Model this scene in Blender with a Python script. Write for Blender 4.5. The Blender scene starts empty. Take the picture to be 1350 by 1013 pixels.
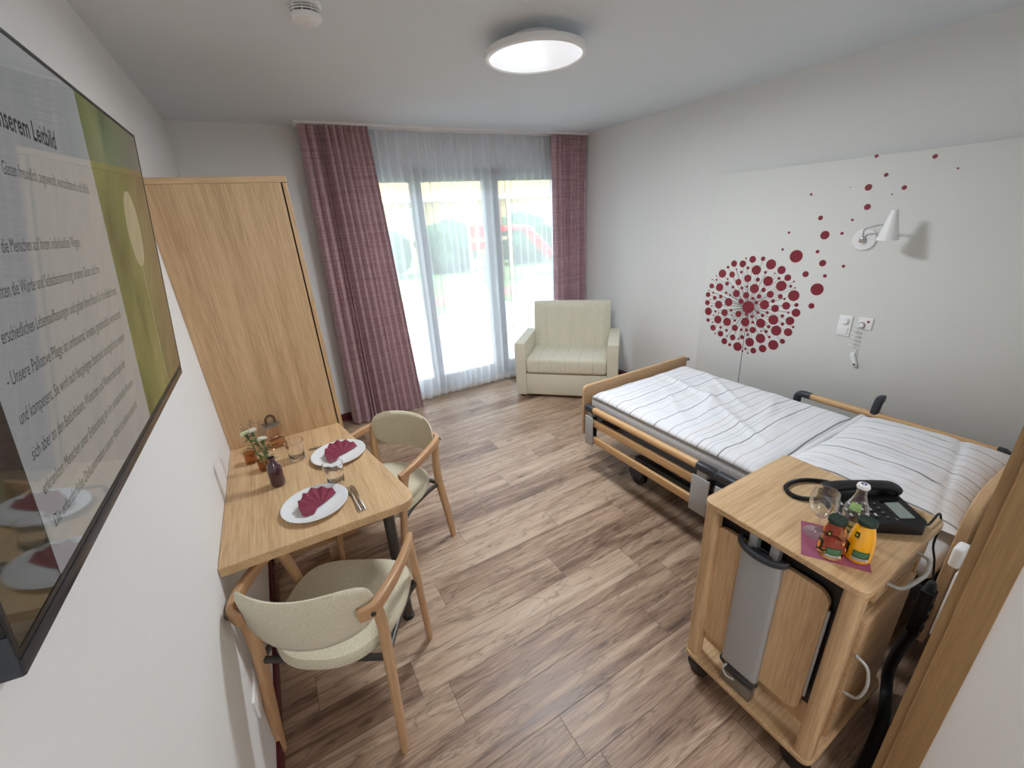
import bpy, bmesh, math, random
from mathutils import Vector, Matrix, Quaternion
random.seed(7)
C = bpy.context.scene.collection
PI = math.pi
# ------------------------------------------------------------------ camera
CAM_H, F_PX = 1.77, 551.8
YAW, PITCH, ROLL = math.radians(28.8), math.radians(21.79), math.radians(3.6)
_f = Vector((math.sin(YAW)*math.cos(PITCH), math.cos(YAW)*math.cos(PITCH), -math.sin(PITCH)))
_r = Vector((math.cos(YAW), -math.sin(YAW), 0)); _d = _f.cross(_r)
RR = math.cos(ROLL)*_r + math.sin(ROLL)*_d
DD = -math.sin(ROLL)*_r + math.cos(ROLL)*_d
cam_d = bpy.data.cameras.new('camera'); cam = bpy.data.objects.new('camera', cam_d); C.objects.link(cam)
cam_d.sensor_width = 36; cam_d.lens = 36*F_PX/1350; cam_d.clip_start = 0.02
cam.matrix_world = Matrix(((RR.x, -DD.x, -_f.x, 0), (RR.y, -DD.y, -_f.y, 0), (RR.z, -DD.z, -_f.z, CAM_H), (0, 0, 0, 1)))
bpy.context.scene.camera = cam
def P(px, py, ax, val):
    "the point of the plane ax = val on the line of sight through a pixel"
    d = RR*((px-675)/F_PX) + DD*((py-506.5)/F_PX) + _f
    i = 'xyz'.index(ax); o = Vector((0, 0, CAM_H))
    return o + d*((val-o[i])/d[i])

# ------------------------------------------------------------------ materials
def srgb(r, g, b):
    return tuple(((c/255)/12.92 if c/255 <= .04045 else ((c/255+.055)/1.055)**2.4) for c in (r, g, b)) + (1,)
def newmat(name):
    m = bpy.data.materials.new(name); m.use_nodes = True
    nt = m.node_tree; b = nt.nodes['Principled BSDF']
    return m, nt, b
def N(nt, t, **k):
    n = nt.nodes.new(t)
    for a, v in k.items():
        if a in n.inputs.keys() if hasattr(n.inputs, 'keys') else False: n.inputs[a].default_value = v
        else: setattr(n, a, v)
    return n
def plain(name, col, rough=.5, metal=0, noise=.06, nscale=30, bump=0, spec=.5, coat=0, sheen=0):
    "one colour with a slight mottled variation"
    m, nt, b = newmat(name); L = nt.links.new
    tc = N(nt, 'ShaderNodeTexCoord'); ns = N(nt, 'ShaderNodeTexNoise'); ns.inputs['Scale'].default_value = nscale; ns.inputs['Detail'].default_value = 4
    L(tc.outputs['Object'], ns.inputs['Vector'])
    mx = N(nt, 'ShaderNodeMix'); mx.data_type = 'RGBA'
    mx.inputs['A'].default_value = tuple(c*(1-noise) for c in col[:3])+(1,); mx.inputs['B'].default_value = tuple(min(1, c*(1+noise)) for c in col[:3])+(1,)
    L(ns.outputs['Fac'], mx.inputs['Factor']); L(mx.outputs['Result'], b.inputs['Base Color'])
    b.inputs['Roughness'].default_value = rough; b.inputs['Metallic'].default_value = metal
    b.inputs['Specular IOR Level'].default_value = spec; b.inputs['Coat Weight'].default_value = coat; b.inputs['Sheen Weight'].default_value = sheen
    if bump:
        bp = N(nt, 'ShaderNodeBump'); bp.inputs['Strength'].default_value = bump; bp.inputs['Distance'].default_value = .002
        L(ns.outputs['Fac'], bp.inputs['Height']); L(bp.outputs['Normal'], b.inputs['Normal'])
    return m
def wood(name, c1, c2, axis='x', rough=.42, scale=1., contrast=.5):
    "straight-grained oak: fine pores and broad cathedral bands along one axis"
    m, nt, b = newmat(name); L = nt.links.new
    tc = N(nt, 'ShaderNodeTexCoord'); mp = N(nt, 'ShaderNodeMapping')
    s = {'x': (1.0, 24, 24), 'y': (24, 1.0, 24), 'z': (24, 24, 1.0)}[axis]
    mp.inputs['Scale'].default_value = tuple(v*scale for v in s)
    L(tc.outputs['Object'], mp.inputs['Vector'])
    n1 = N(nt, 'ShaderNodeTexNoise'); n1.inputs['Scale'].default_value = 1.0; n1.inputs['Detail'].default_value = 3; n1.inputs['Distortion'].default_value = .5
    n2 = N(nt, 'ShaderNodeTexNoise'); n2.inputs['Scale'].default_value = 6.5; n2.inputs['Detail'].default_value = 5; n2.inputs['Roughness'].default_value = .7
    L(mp.outputs[0], n1.inputs['Vector']); L(mp.outputs[0], n2.inputs['Vector'])
    a = N(nt, 'ShaderNodeMath', operation='MULTIPLY_ADD'); L(n2.outputs['Fac'], a.inputs[0]); a.inputs[1].default_value = .72
    h = N(nt, 'ShaderNodeMath', operation='MULTIPLY'); L(n1.outputs['Fac'], h.inputs[0]); h.inputs[1].default_value = .42; L(h.outputs[0], a.inputs[2])
    cr = N(nt, 'ShaderNodeValToRGB'); cr.color_ramp.elements[0].position = .57-contrast*.3; cr.color_ramp.elements[1].position = .57+contrast*.22
    cr.color_ramp.elements[0].color = c1; cr.color_ramp.elements[1].color = c2
    L(a.outputs[0], cr.inputs[0]); L(cr.outputs[0], b.inputs['Base Color'])
    b.inputs['Roughness'].default_value = rough
    bp = N(nt, 'ShaderNodeBump'); bp.inputs['Strength'].default_value = .12; bp.inputs['Distance'].default_value = .001
    L(n2.outputs['Fac'], bp.inputs['Height']); L(bp.outputs['Normal'], b.inputs['Normal'])
    return m
def fabric(name, c1, c2, scale=220, aniso=(1, 1, 1), rough=.9, bump=.25):
    m, nt, b = newmat(name); L = nt.links.new
    tc = N(nt, 'ShaderNodeTexCoord'); mp = N(nt, 'ShaderNodeMapping'); mp.inputs['Scale'].default_value = aniso
    L(tc.outputs['Object'], mp.inputs['Vector'])
    ns = N(nt, 'ShaderNodeTexNoise'); ns.inputs['Scale'].default_value = scale; ns.inputs['Detail'].default_value = 3
    L(mp.outputs[0], ns.inputs['Vector'])
    cr = N(nt, 'ShaderNodeValToRGB'); cr.color_ramp.elements[0].position = .33; cr.color_ramp.elements[1].position = .67
    cr.color_ramp.elements[0].color = c1; cr.color_ramp.elements[1].color = c2
    L(ns.outputs['Fac'], cr.inputs[0]); L(cr.outputs[0], b.inputs['Base Color'])
    b.inputs['Roughness'].default_value = rough; b.inputs['Sheen Weight'].default_value = .25; b.inputs['Specular IOR Level'].default_value = .2
    bp = N(nt, 'ShaderNodeBump'); bp.inputs['Strength'].default_value = bump; bp.inputs['Distance'].default_value = .001
    L(ns.outputs['Fac'], bp.inputs['Height']); L(bp.outputs['Normal'], b.inputs['Normal'])
    return m
def glass(name, col=(1, 1, 1, 1), rough=0, ior=1.45):
    m, nt, b = newmat(name)
    b.inputs['Base Color'].default_value = col; b.inputs['Roughness'].default_value = rough
    b.inputs['Transmission Weight'].default_value = 1; b.inputs['IOR'].default_value = ior
    return m
OAK1, OAK2 = srgb(180, 145, 105), srgb(214, 181, 140)
M = {}
for ax in 'xyz': M['oak_'+ax] = wood('oak_'+ax, OAK1, OAK2, ax)
M['oak_edge'] = wood('oak_edge', srgb(165, 122, 78), srgb(198, 152, 102), 'x', contrast=.6)
for ax in 'xyz': M['beech_'+ax] = wood('beech_'+ax, srgb(178, 138, 100), srgb(204, 166, 126), ax, rough=.35, contrast=.8)
M['beech_s'] = wood('beech_steamed', srgb(172, 130, 94), srgb(196, 156, 118), 'y', rough=.35, contrast=.9)
M['walltrim'] = wood('trim_oak', srgb(132, 102, 66), srgb(170, 137, 94), 'z', contrast=.8)
M['bedwood_y'] = wood('bed_beech_y', srgb(188, 146, 98), srgb(212, 172, 124), 'y', rough=.4, contrast=.9)
M['bedwood_x'] = wood('bed_beech_x', srgb(184, 146, 106), srgb(206, 170, 130), 'x', rough=.4, contrast=.9)
M['ceiling'] = plain('ceiling_paint', srgb(218, 223, 227), .95, noise=.02, nscale=6, bump=.2)
M['wall'] = plain('wall_paint', srgb(228, 228, 227), .9, noise=.015, nscale=40, bump=.35)
M['panel'] = plain('panel_laminate', srgb(218, 218, 214), .6, noise=.01, nscale=10)
M['white'] = plain('white_plastic', srgb(238, 238, 238), .35, noise=.01)
M['offwhite'] = plain('porcelain', srgb(226, 228, 230), .25, noise=.01)
M['redbase'] = plain('dark_red_skirting', srgb(88, 20, 34), .35)
M['black'] = plain('black_plastic', srgb(22, 22, 24), .38, noise=.1)
M['black_gloss'] = plain('black_gloss', srgb(9, 9, 11), .1, noise=.1)
M['charcoal'] = plain('charcoal_plastic', srgb(52, 56, 62), .42)
M['cable'] = plain('black_cable', srgb(14, 14, 15), .5)
M['steel'] = plain('brushed_steel', srgb(150, 150, 148), .35, metal=.9, noise=.1, nscale=80)
M['chrome'] = plain('chrome', srgb(205, 205, 205), .12, metal=1)
M['greymetal'] = plain('silver_lacquer', srgb(176, 178, 180), .42, metal=.2, noise=.04, nscale=120)
M['darkmetal'] = plain('dark_metal', srgb(78, 76, 74), .4, metal=.5)
M['frame'] = plain('window_frame_paint', srgb(104, 110, 120), .5)
M['cream'] = fabric('cream_upholstery', srgb(205, 200, 180), srgb(226, 222, 204), 160)
M['chaircream'] = fabric('chair_upholstery', srgb(198, 190, 164), srgb(220, 213, 190), 260)
M['mattress'] = fabric('mattress_cover', srgb(196, 197, 200), srgb(212, 213, 215), 90, bump=.1)
M['napkin'] = plain('napkin_wine', srgb(132, 52, 72), .85, noise=.08, nscale=90)
M['placemat'] = plain('paper_wine', srgb(150, 80, 106), .8, noise=.14, nscale=260)
M['decal'] = plain('decal_red', srgb(128, 28, 44), .5, noise=.04)
M['decal_dark'] = plain('decal_line', srgb(74, 56, 58), .5)
def thin_glass(name, tint=(.97, .98, .98, 1)):
    m, nt, b = newmat(name); L = nt.links.new; out = nt.nodes['Material Output']
    tp = N(nt, 'ShaderNodeBsdfTransparent'); tp.inputs[0].default_value = tint
    gl = N(nt, 'ShaderNodeBsdfGlossy'); gl.inputs['Roughness'].default_value = .03; gl.inputs[0].default_value = (1, 1, 1, 1)
    lw = N(nt, 'ShaderNodeLayerWeight'); lw.inputs['Blend'].default_value = .32
    pw = N(nt, 'ShaderNodeMath', operation='POWER'); L(lw.outputs['Facing'], pw.inputs[0]); pw.inputs[1].default_value = 1.5
    mr = N(nt, 'ShaderNodeMapRange'); L(pw.outputs[0], mr.inputs['Value']); mr.inputs['To Min'].default_value = .05; mr.inputs['To Max'].default_value = .9
    mx = N(nt, 'ShaderNodeMixShader'); L(mr.outputs[0], mx.inputs[0]); L(tp.outputs[0], mx.inputs[1]); L(gl.outputs[0], mx.inputs[2]); L(mx.outputs[0], out.inputs['Surface'])
    return m
M['glass'] = thin_glass('thin_clear_glass'); M['thick_glass'] = glass('clear_glass')
M['amber'] = glass('amber_glass', srgb(214, 172, 138), 0)
M['violet'] = plain('plum_glass', srgb(62, 20, 36), .08, coat=1)
M['lantern'] = glass('lantern_glass', srgb(250, 240, 235), 0)
def curtain_mat():
    m, nt, b = newmat('mauve_curtain'); L = nt.links.new
    tc = N(nt, 'ShaderNodeTexCoord')
    fac = []
    for sc in ((4, 4, 230), (260, 260, 9)):
        mp = N(nt, 'ShaderNodeMapping'); mp.inputs['Scale'].default_value = sc; L(tc.outputs['Object'], mp.inputs['Vector'])
        ns = N(nt, 'ShaderNodeTexNoise'); ns.inputs['Scale'].default_value = 1; ns.inputs['Detail'].default_value = 3; L(mp.outputs[0], ns.inputs['Vector']); fac.append(ns)
    ad = N(nt, 'ShaderNodeMath', operation='ADD'); L(fac[0].outputs['Fac'], ad.inputs[0]); L(fac[1].outputs['Fac'], ad.inputs[1])
    cr = N(nt, 'ShaderNodeValToRGB'); cr.color_ramp.elements[0].position = .38*2/2+.42-.1; cr.color_ramp.elements[1].position = 1
    cr.color_ramp.elements[0].position = .72; cr.color_ramp.elements[1].position = 1.0
    hv = N(nt, 'ShaderNodeMath', operation='MULTIPLY'); L(ad.outputs[0], hv.inputs[0]); hv.inputs[1].default_value = .85
    cr.color_ramp.elements[0].color = srgb(162, 128, 136); cr.color_ramp.elements[1].color = srgb(200, 170, 176)
    L(hv.outputs[0], cr.inputs[0]); L(cr.outputs[0], b.inputs['Base Color'])
    b.inputs['Roughness'].default_value = .9; b.inputs['Sheen Weight'].default_value = .3; b.inputs['Specular IOR Level'].default_value = .15
    tr = N(nt, 'ShaderNodeBsdfTranslucent'); L(cr.outputs[0], tr.inputs['Color'])
    mx = N(nt, 'ShaderNodeMixShader'); mx.inputs[0].default_value = .03
    out = nt.nodes['Material Output']; L(b.outputs[0], mx.inputs[1]); L(tr.outputs[0], mx.inputs[2]); L(mx.outputs[0], out.inputs['Surface'])
    return m
M['curtain'] = curtain_mat()
def sheer_mat():
    m, nt, b = newmat('white_voile'); L = nt.links.new
    out = nt.nodes['Material Output']
    tp = N(nt, 'ShaderNodeBsdfTransparent'); tl = N(nt, 'ShaderNodeBsdfTranslucent'); df = N(nt, 'ShaderNodeBsdfDiffuse')
    tp.inputs[0].default_value = (.96, .98, 1, 1); tl.inputs[0].default_value = (.88, .93, 1, 1); df.inputs[0].default_value = (.93, .94, .97, 1)
    lw = N(nt, 'ShaderNodeLayerWeight'); lw.inputs['Blend'].default_value = .35
    # the denser the weave seen edge-on, the less shows through
    mr = N(nt, 'ShaderNodeMapRange'); L(lw.outputs['Facing'], mr.inputs['Value']); mr.inputs['To Min'].default_value = .60; mr.inputs['To Max'].default_value = .97
    m1 = N(nt, 'ShaderNodeMixShader'); m1.inputs[0].default_value = .5; L(tl.outputs[0], m1.inputs[1]); L(df.outputs[0], m1.inputs[2])
    m2 = N(nt, 'ShaderNodeMixShader'); L(mr.outputs[0], m2.inputs[0]); L(tp.outputs[0], m2.inputs[1]); L(m1.outputs[0], m2.inputs[2])
    L(m2.outputs[0], out.inputs['Surface'])
    return m
M['sheer'] = sheer_mat()
def stripes_mat(name, axis, period=.34):
    "white cotton with thin irregular stripes in black, grey and sand running across"
    m, nt, b = newmat(name); L = nt.links.new
    at = N(nt, 'ShaderNodeAttribute'); at.attribute_name = 'cloth_uv'
    sx = N(nt, 'ShaderNodeSeparateXYZ'); L(at.outputs['Vector'], sx.inputs[0])
    src = sx.outputs[axis]
    dv = N(nt, 'ShaderNodeMath', operation='DIVIDE'); L(src, dv.inputs[0]); dv.inputs[1].default_value = period
    fr = N(nt, 'ShaderNodeMath', operation='FRACT'); L(dv.outputs[0], fr.inputs[0])
    cr = N(nt, 'ShaderNodeValToRGB'); cr.color_ramp.interpolation = 'CONSTANT'
    W = srgb(228, 229, 233); base = cr.color_ramp
    seq0 = [(.0, W), (.05, srgb(70, 68, 72)), (.066, W), (.12, srgb(176, 178, 184)), (.128, W), (.165, srgb(176, 178, 184)), (.173, W), (.23, srgb(186, 160, 140)), (.243, W),
           (.33, srgb(170, 172, 180)), (.338, W), (.37, srgb(60, 58, 62)), (.388, W), (.46, srgb(180, 180, 186)), (.468, W), (.50, srgb(180, 180, 186)), (.508, W), (.57, srgb(120, 112, 118)), (.584, W),
           (.64, srgb(186, 186, 190)), (.648, W), (.70, srgb(178, 140, 110)), (.714, W), (.80, srgb(170, 172, 178)), (.808, W), (.88, srgb(96, 92, 98)), (.894, W)]
    seq = []
    for i_, (p_, c_) in enumerate(seq0):
        if c_ is W or i_ == 0: seq.append([p_, c_])
        else: seq.append([p_, tuple(.25*a_+.75*b_ for a_, b_ in zip(W, c_))])
    for i_ in range(2, len(seq), 2): seq[i_][0] = seq[i_-1][0]+(seq[i_][0]-seq[i_-1][0])*.62
    while len(base.elements) > 1: base.elements.remove(base.elements[-1])
    base.elements[0].position = 0; base.elements[0].color = W
    for p, c in seq[1:]:
        e = base.elements.new(p); e.color = c
    L(fr.outputs[0], cr.inputs[0]); L(cr.outputs[0], b.inputs['Base Color'])
    b.inputs['Roughness'].default_value = .85; b.inputs['Sheen Weight'].default_value = .2; b.inputs['Specular IOR Level'].default_value = .2
    ns = N(nt, 'ShaderNodeTexNoise'); ns.inputs['Scale'].default_value = 16; tc = N(nt, 'ShaderNodeTexCoord'); L(tc.outputs['Object'], ns.inputs['Vector'])
    bp = N(nt, 'ShaderNodeBump'); bp.inputs['Strength'].default_value = .35; bp.inputs['Distance'].default_value = .01
    L(ns.outputs['Fac'], bp.inputs['Height']); L(bp.outputs['Normal'], b.inputs['Normal'])
    return m

# ------------------------------------------------------------------ objects
def tag(o, label=None, cat=None, group=None, kind=None):
    if label: o['label'] = label
    if cat: o['category'] = cat
    if group: o['group'] = group
    if kind: o['kind'] = kind
    return o
def thing(name, label, cat, loc=(0, 0, 0), rz=0, group=None):
    o = bpy.data.objects.new(name, None); C.objects.link(o); o.empty_display_size = .05
    o.location = loc; o.rotation_euler = (0, 0, rz)
    return tag(o, label, cat, group)
class MB:
    "collects shapes; build() links them as ONE mesh object"
    def __init__(s): s.b = bmesh.new()
    def _add(s, vs, fs, mi=0):
        v = [s.b.verts.new(p) for p in vs]
        for f in fs:
            try:
                fc = s.b.faces.new([v[i] for i in f]); fc.material_index = mi
            except ValueError: pass
        return s
    def box(s, a, b, bev=0, seg=2, mi=0, rot=None, about=None):
        t = bmesh.new(); bmesh.ops.create_cube(t, size=1)
        c = (Vector(a)+Vector(b))/2; d = Vector(b)-Vector(a)
        for v in t.verts: v.co = Vector((v.co.x*abs(d.x), v.co.y*abs(d.y), v.co.z*abs(d.z)))+c
        if bev: bmesh.ops.bevel(t, geom=list(t.edges), offset=min(bev, min(abs(x) for x in d)*.49), segments=seg, profile=.5, affect='EDGES')
        return s._merge(t, mi, rot, about)
    def _merge(s, t, mi=0, rot=None, about=None):
        if rot is not None:
            ab = Vector(about or (0, 0, 0))
            for v in t.verts: v.co = rot @ (v.co-ab) + ab
        m = {}
        for v in t.verts: m[v] = s.b.verts.new(v.co)
        for f in t.faces:
            try: fc = s.b.faces.new([m[v] for v in f.verts]); fc.material_index = mi
            except ValueError: pass
        t.free(); return s
    def sweep(s, path, w, h=None, up=(0, 0, 1), n=12, sq=2., cap=True, mi=0, closed=False):
        "sweep a (super-)elliptical section along a path; w across, h along up; lists allowed"
        P_ = [Vector(p) for p in path]; k = len(P_)
        W = w if isinstance(w, (list, tuple)) else [w]*k
        H = h if isinstance(h, (list, tuple)) else ([h]*k if h is not None else W)
        up = Vector(up); rings = []
        for i, p in enumerate(P_):
            if closed: t = P_[(i+1) % k]-P_[i-1]
            else: t = P_[min(i+1, k-1)]-P_[max(i-1, 0)]
            t.normalize(); a = t.cross(up)
            if a.length < 1e-4: a = t.cross(Vector((1, 0, .01)))
            a.normalize(); u = a.cross(t).normalized()
            ring = []
            for j in range(n):
                th = 2*PI*(j+.5)/n; c_, s_ = math.cos(th), math.sin(th)
                e = 2/sq
                ring.append(p + a*(W[i]/2*math.copysign(abs(c_)**e, c_)) + u*(H[i]/2*math.copysign(abs(s_)**e, s_)))
            rings.append(ring)
        vs = [v for r_ in rings for v in r_]; fs = []
        m = k if closed else k-1
        for i in range(m):
            i2 = (i+1) % k
            for j in range(n):
                fs.append((i*n+j, i*n+(j+1) % n, i2*n+(j+1) % n, i2*n+j))
        if cap and not closed: fs += [tuple(range(n-1, -1, -1)), tuple((k-1)*n+j for j in range(n))]
        return s._add(vs, fs, mi)
    def tube(s, path, r, n=10, **k):
        d = [x*2 for x in r] if isinstance(r, (list, tuple)) else r*2
        return s.sweep(path, d, None, n=n, **k)
    def lathe(s, prof, c=(0, 0, 0), n=32, axis=(0, 0, 1), mi=0, close=False, fac=None):
        "prof: (r, z) from bottom to top"
        q = Vector((0, 0, 1)).rotation_difference(Vector(axis).normalized()); c = Vector(c)
        vs = []; fs = []
        for r_, z in prof:
            for j in range(n):
                th = 2*PI*j/n; rr = r_*(fac(th, z) if fac else 1)
                vs.append(q @ Vector((rr*math.cos(th), rr*math.sin(th), z)) + c)
        k = len(prof)
        for i in range(k-1 if not close else k):
            i2 = (i+1) % k
            for j in range(n): fs.append((i*n+j, i*n+(j+1) % n, i2*n+(j+1) % n, i2*n+j))
        if not close:
            if prof[0][0] > 1e-6: fs.append(tuple(range(n-1, -1, -1)))
            if prof[-1][0] > 1e-6: fs.append(tuple((k-1)*n+j for j in range(n)))
        s._add(vs, fs, mi); return s
    def prism(s, outline, lo, hi, axis='z', bev=0, mi=0, seg=2):
        "outline in the plane across axis, extruded from lo to hi"
        t = bmesh.new()
        def co(a, b, h): return {'z': (a, b, h), 'x': (h, a, b), 'y': (a, h, b)}[axis]
        v0 = [t.verts.new(co(a, b, lo)) for a, b in outline]; v1 = [t.verts.new(co(a, b, hi)) for a, b in outline]
        k = len(outline)
        t.faces.new(v0[::-1]); t.faces.new(v1)
        for i in range(k): t.faces.new((v0[i], v0[(i+1) % k], v1[(i+1) % k], v1[i]))
        bmesh.ops.recalc_face_normals(t, faces=t.faces)
        if bev:
            es = [e for e in t.edges if abs((e.verts[0].co-e.verts[1].co)['xyz'.index(axis)]) < 1e-6]
            bmesh.ops.bevel(t, geom=es, offset=bev, segments=seg, profile=.5, affect='EDGES')
        return s._merge(t, mi)
    def grid(s, fn, nu, nv, thick=0, mi=0, wrapu=False):
        "surface fn(u, v) for u, v in 0..1; a thickness gives it a back"
        vs = []; fs = []
        for i in range(nu+1):
            for j in range(nv+1): vs.append(Vector(fn(i/nu, j/nv)))
        for i in range(nu):
            for j in range(nv): fs.append((i*(nv+1)+j, (i+1)*(nv+1)+j, (i+1)*(nv+1)+j+1, i*(nv+1)+j+1))
        return s._add(vs, fs, mi)
    def build(s, name, mat, parent=None, smooth=True, bevel=0, subsurf=0, loc=None, solid=0, weld=True, angle=40):
        if weld: bmesh.ops.remove_doubles(s.b, verts=s.b.verts, dist=1e-6)
        bmesh.ops.recalc_face_normals(s.b, faces=s.b.faces)
        me = bpy.data.meshes.new(name); s.b.to_mesh(me); s.b.free()
        for m in (mat if isinstance(mat, (list, tuple)) else [mat]): me.materials.append(m)
        o = bpy.data.objects.new(name, me); C.objects.link(o)
        if parent is not None: o.parent = parent
        if loc: o.location = loc
        if solid:
            md = o.modifiers.new('solid', 'SOLIDIFY'); md.thickness = solid; md.offset = 0
        if bevel:
            md = o.modifiers.new('bevel', 'BEVEL'); md.width = bevel; md.segments = 2; md.limit_method = 'ANGLE'; md.angle_limit = .6
        if subsurf:
            md = o.modifiers.new('sub', 'SUBSURF'); md.levels = md.render_levels = subsurf
        if smooth:
            me.polygons.foreach_set('use_smooth', [True]*len(me.polygons))
            try: me.set_sharp_from_angle(angle=math.radians(angle))
            except Exception: pass
        return o
def rrect(x0, y0, x1, y1, r, n=5, which='abcd'):
    "rounded rectangle outline; which corners are rounded: a (x0,y0) b (x1,y0) c (x1,y1) d (x0,y1)"
    out = []
    for key, cx, cy, a0 in (('a', x0, y0, 180), ('b', x1, y0, 270), ('c', x1, y1, 0), ('d', x0, y1, 90)):
        if key in which:
            sx = 1 if cx == x0 else -1; sy = 1 if cy == y0 else -1
            for i in range(n+1):
                a = math.radians(a0+90*i/n); out.append((cx+sx*r+r*math.cos(a), cy+sy*r+r*math.sin(a)))
        else: out.append((cx, cy))
    return out
def smooth_path(pts, n=6):
    "Catmull-Rom through the points"
    p = [Vector(q) for q in pts]; p = [2*p[0]-p[1]]+p+[2*p[-1]-p[-2]]; out = []
    for i in range(1, len(p)-2):
        for k in range(n):
            t = k/n; a, b, c, d = p[i-1:i+3]
            out.append(.5*((2*b)+(c-a)*t+(2*a-5*b+4*c-d)*t*t+(3*b-a-3*c+d)*t**3))
    out.append(p[-2]); return out
def copy_tree(o, parent=None):
    c = o.copy(); C.objects.link(c); c.parent = parent
    for ch in list(o.children): copy_tree(ch, c)
    return c
def struct(o, kind='structure'):
    o['kind'] = kind; return o
# ================================================================== THE ROOM
XL, XR, YB, YF, H = -.36, 3.25, 4.08, -1.9, 2.525
WT = .12
WX0, WX1, WZ0, WZ1 = .72, 3.06, .0, 2.235        # the window opening
def floor_mat():
    m, nt, b = newmat('oak_vinyl_planks'); L = nt.links.new
    at = N(nt, 'ShaderNodeAttribute'); at.attribute_name = 'plank_uv'
    tone = N(nt, 'ShaderNodeAttribute'); tone.attribute_name = 'plank_tone'
    mp = N(nt, 'ShaderNodeMapping'); mp.inputs['Scale'].default_value = (1.5, 17, 1); L(at.outputs['Vector'], mp.inputs['Vector'])
    n1 = N(nt, 'ShaderNodeTexNoise'); n1.inputs['Scale'].default_value = 1; n1.inputs['Detail'].default_value = 6; n1.inputs['Roughness'].default_value = .65; n1.inputs['Distortion'].default_value = .9
    mp2 = N(nt, 'ShaderNodeMapping'); mp2.inputs['Scale'].default_value = (9, 210, 1); L(at.outputs['Vector'], mp2.inputs['Vector'])
    n2 = N(nt, 'ShaderNodeTexNoise'); n2.inputs['Scale'].default_value = 1; n2.inputs['Detail'].default_value = 4
    mp3 = N(nt, 'ShaderNodeMapping'); mp3.inputs['Scale'].default_value = (2.3, 7.5, 1); L(at.outputs['Vector'], mp3.inputs['Vector'])
    vo = N(nt, 'ShaderNodeTexVoronoi'); vo.inputs['Scale'].default_value = 1.3
    L(mp.outputs[0], n1.inputs['Vector']); L(mp2.outputs[0], n2.inputs['Vector']); L(mp3.outputs[0], vo.inputs['Vector'])
    a = N(nt, 'ShaderNodeMath', operation='MULTIPLY_ADD'); L(n2.outputs['Fac'], a.inputs[0]); a.inputs[1].default_value = .35
    h = N(nt, 'ShaderNodeMath', operation='MULTIPLY'); L(n1.outputs['Fac'], h.inputs[0]); h.inputs[1].default_value = .8; L(h.outputs[0], a.inputs[2])
    a2 = N(nt, 'ShaderNodeMath', operation='MULTIPLY_ADD'); L(tone.outputs['Fac'], a2.inputs[0]); a2.inputs[1].default_value = .22; L(a.outputs[0], a2.inputs[2])
    cr = N(nt, 'ShaderNodeValToRGB'); e = cr.color_ramp.elements
    e[0].position = .36; e[0].color = srgb(100, 76, 61); e[1].position = .95; e[1].color = srgb(214, 193, 170)
    q = e.new(.50); q.color = srgb(148, 120, 99); q = e.new(.64); q.color = srgb(182, 156, 132)
    L(a2.outputs[0], cr.inputs[0])
    # dark cracks running with the grain
    mp4 = N(nt, 'ShaderNodeMapping'); mp4.inputs['Scale'].default_value = (1.6, 13, 1); L(at.outputs['Vector'], mp4.inputs['Vector'])
    n4 = N(nt, 'ShaderNodeTexNoise'); n4.inputs['Scale'].default_value = 1; n4.inputs['Detail'].default_value = 4; n4.inputs['Distortion'].default_value = 1.6; L(mp4.outputs[0], n4.inputs['Vector'])
    ab = N(nt, 'ShaderNodeMath', operation='SUBTRACT'); L(n4.outputs['Fac'], ab.inputs[0]); ab.inputs[1].default_value = .5
    ac = N(nt, 'ShaderNodeMath', operation='ABSOLUTE'); L(ab.outputs[0], ac.inputs[0])
    ck = N(nt, 'ShaderNodeMapRange'); L(ac.outputs[0], ck.inputs['Value']); ck.inputs['From Min'].default_value = 0; ck.inputs['From Max'].default_value = .028; ck.inputs['To Min'].default_value = .62; ck.inputs['To Max'].default_value = 1
    # knots
    kr = N(nt, 'ShaderNodeMapRange'); L(vo.outputs['Distance'], kr.inputs['Value']); kr.inputs['From Min'].default_value = .03; kr.inputs['From Max'].default_value = .14
    kr.inputs['To Min'].default_value = .42; kr.inputs['To Max'].default_value = 1
    mu = N(nt, 'ShaderNodeMix'); mu.data_type = 'RGBA'; mu.blend_type = 'MULTIPLY'; mu.inputs['Factor'].default_value = 1
    km = N(nt, 'ShaderNodeMath', operation='MULTIPLY'); L(kr.outputs[0], km.inputs[0]); L(ck.outputs[0], km.inputs[1]); L(cr.outputs[0], mu.inputs['A']); L(km.outputs[0], mu.inputs['B']); L(mu.outputs['Result'], b.inputs['Base Color'])
    b.inputs['Roughness'].default_value = .38; b.inputs['Specular IOR Level'].default_value = .5
    rr = N(nt, 'ShaderNodeMapRange'); L(n1.outputs['Fac'], rr.inputs['Value']); rr.inputs['To Min'].default_value = .32; rr.inputs['To Max'].default_value = .5; L(rr.outputs[0], b.inputs['Roughness'])
    bp = N(nt, 'ShaderNodeBump'); bp.inputs['Strength'].default_value = .25; bp.inputs['Distance'].default_value = .001; L(a.outputs[0], bp.inputs['Height']); L(bp.outputs['Normal'], b.inputs['Normal'])
    return m
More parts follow.
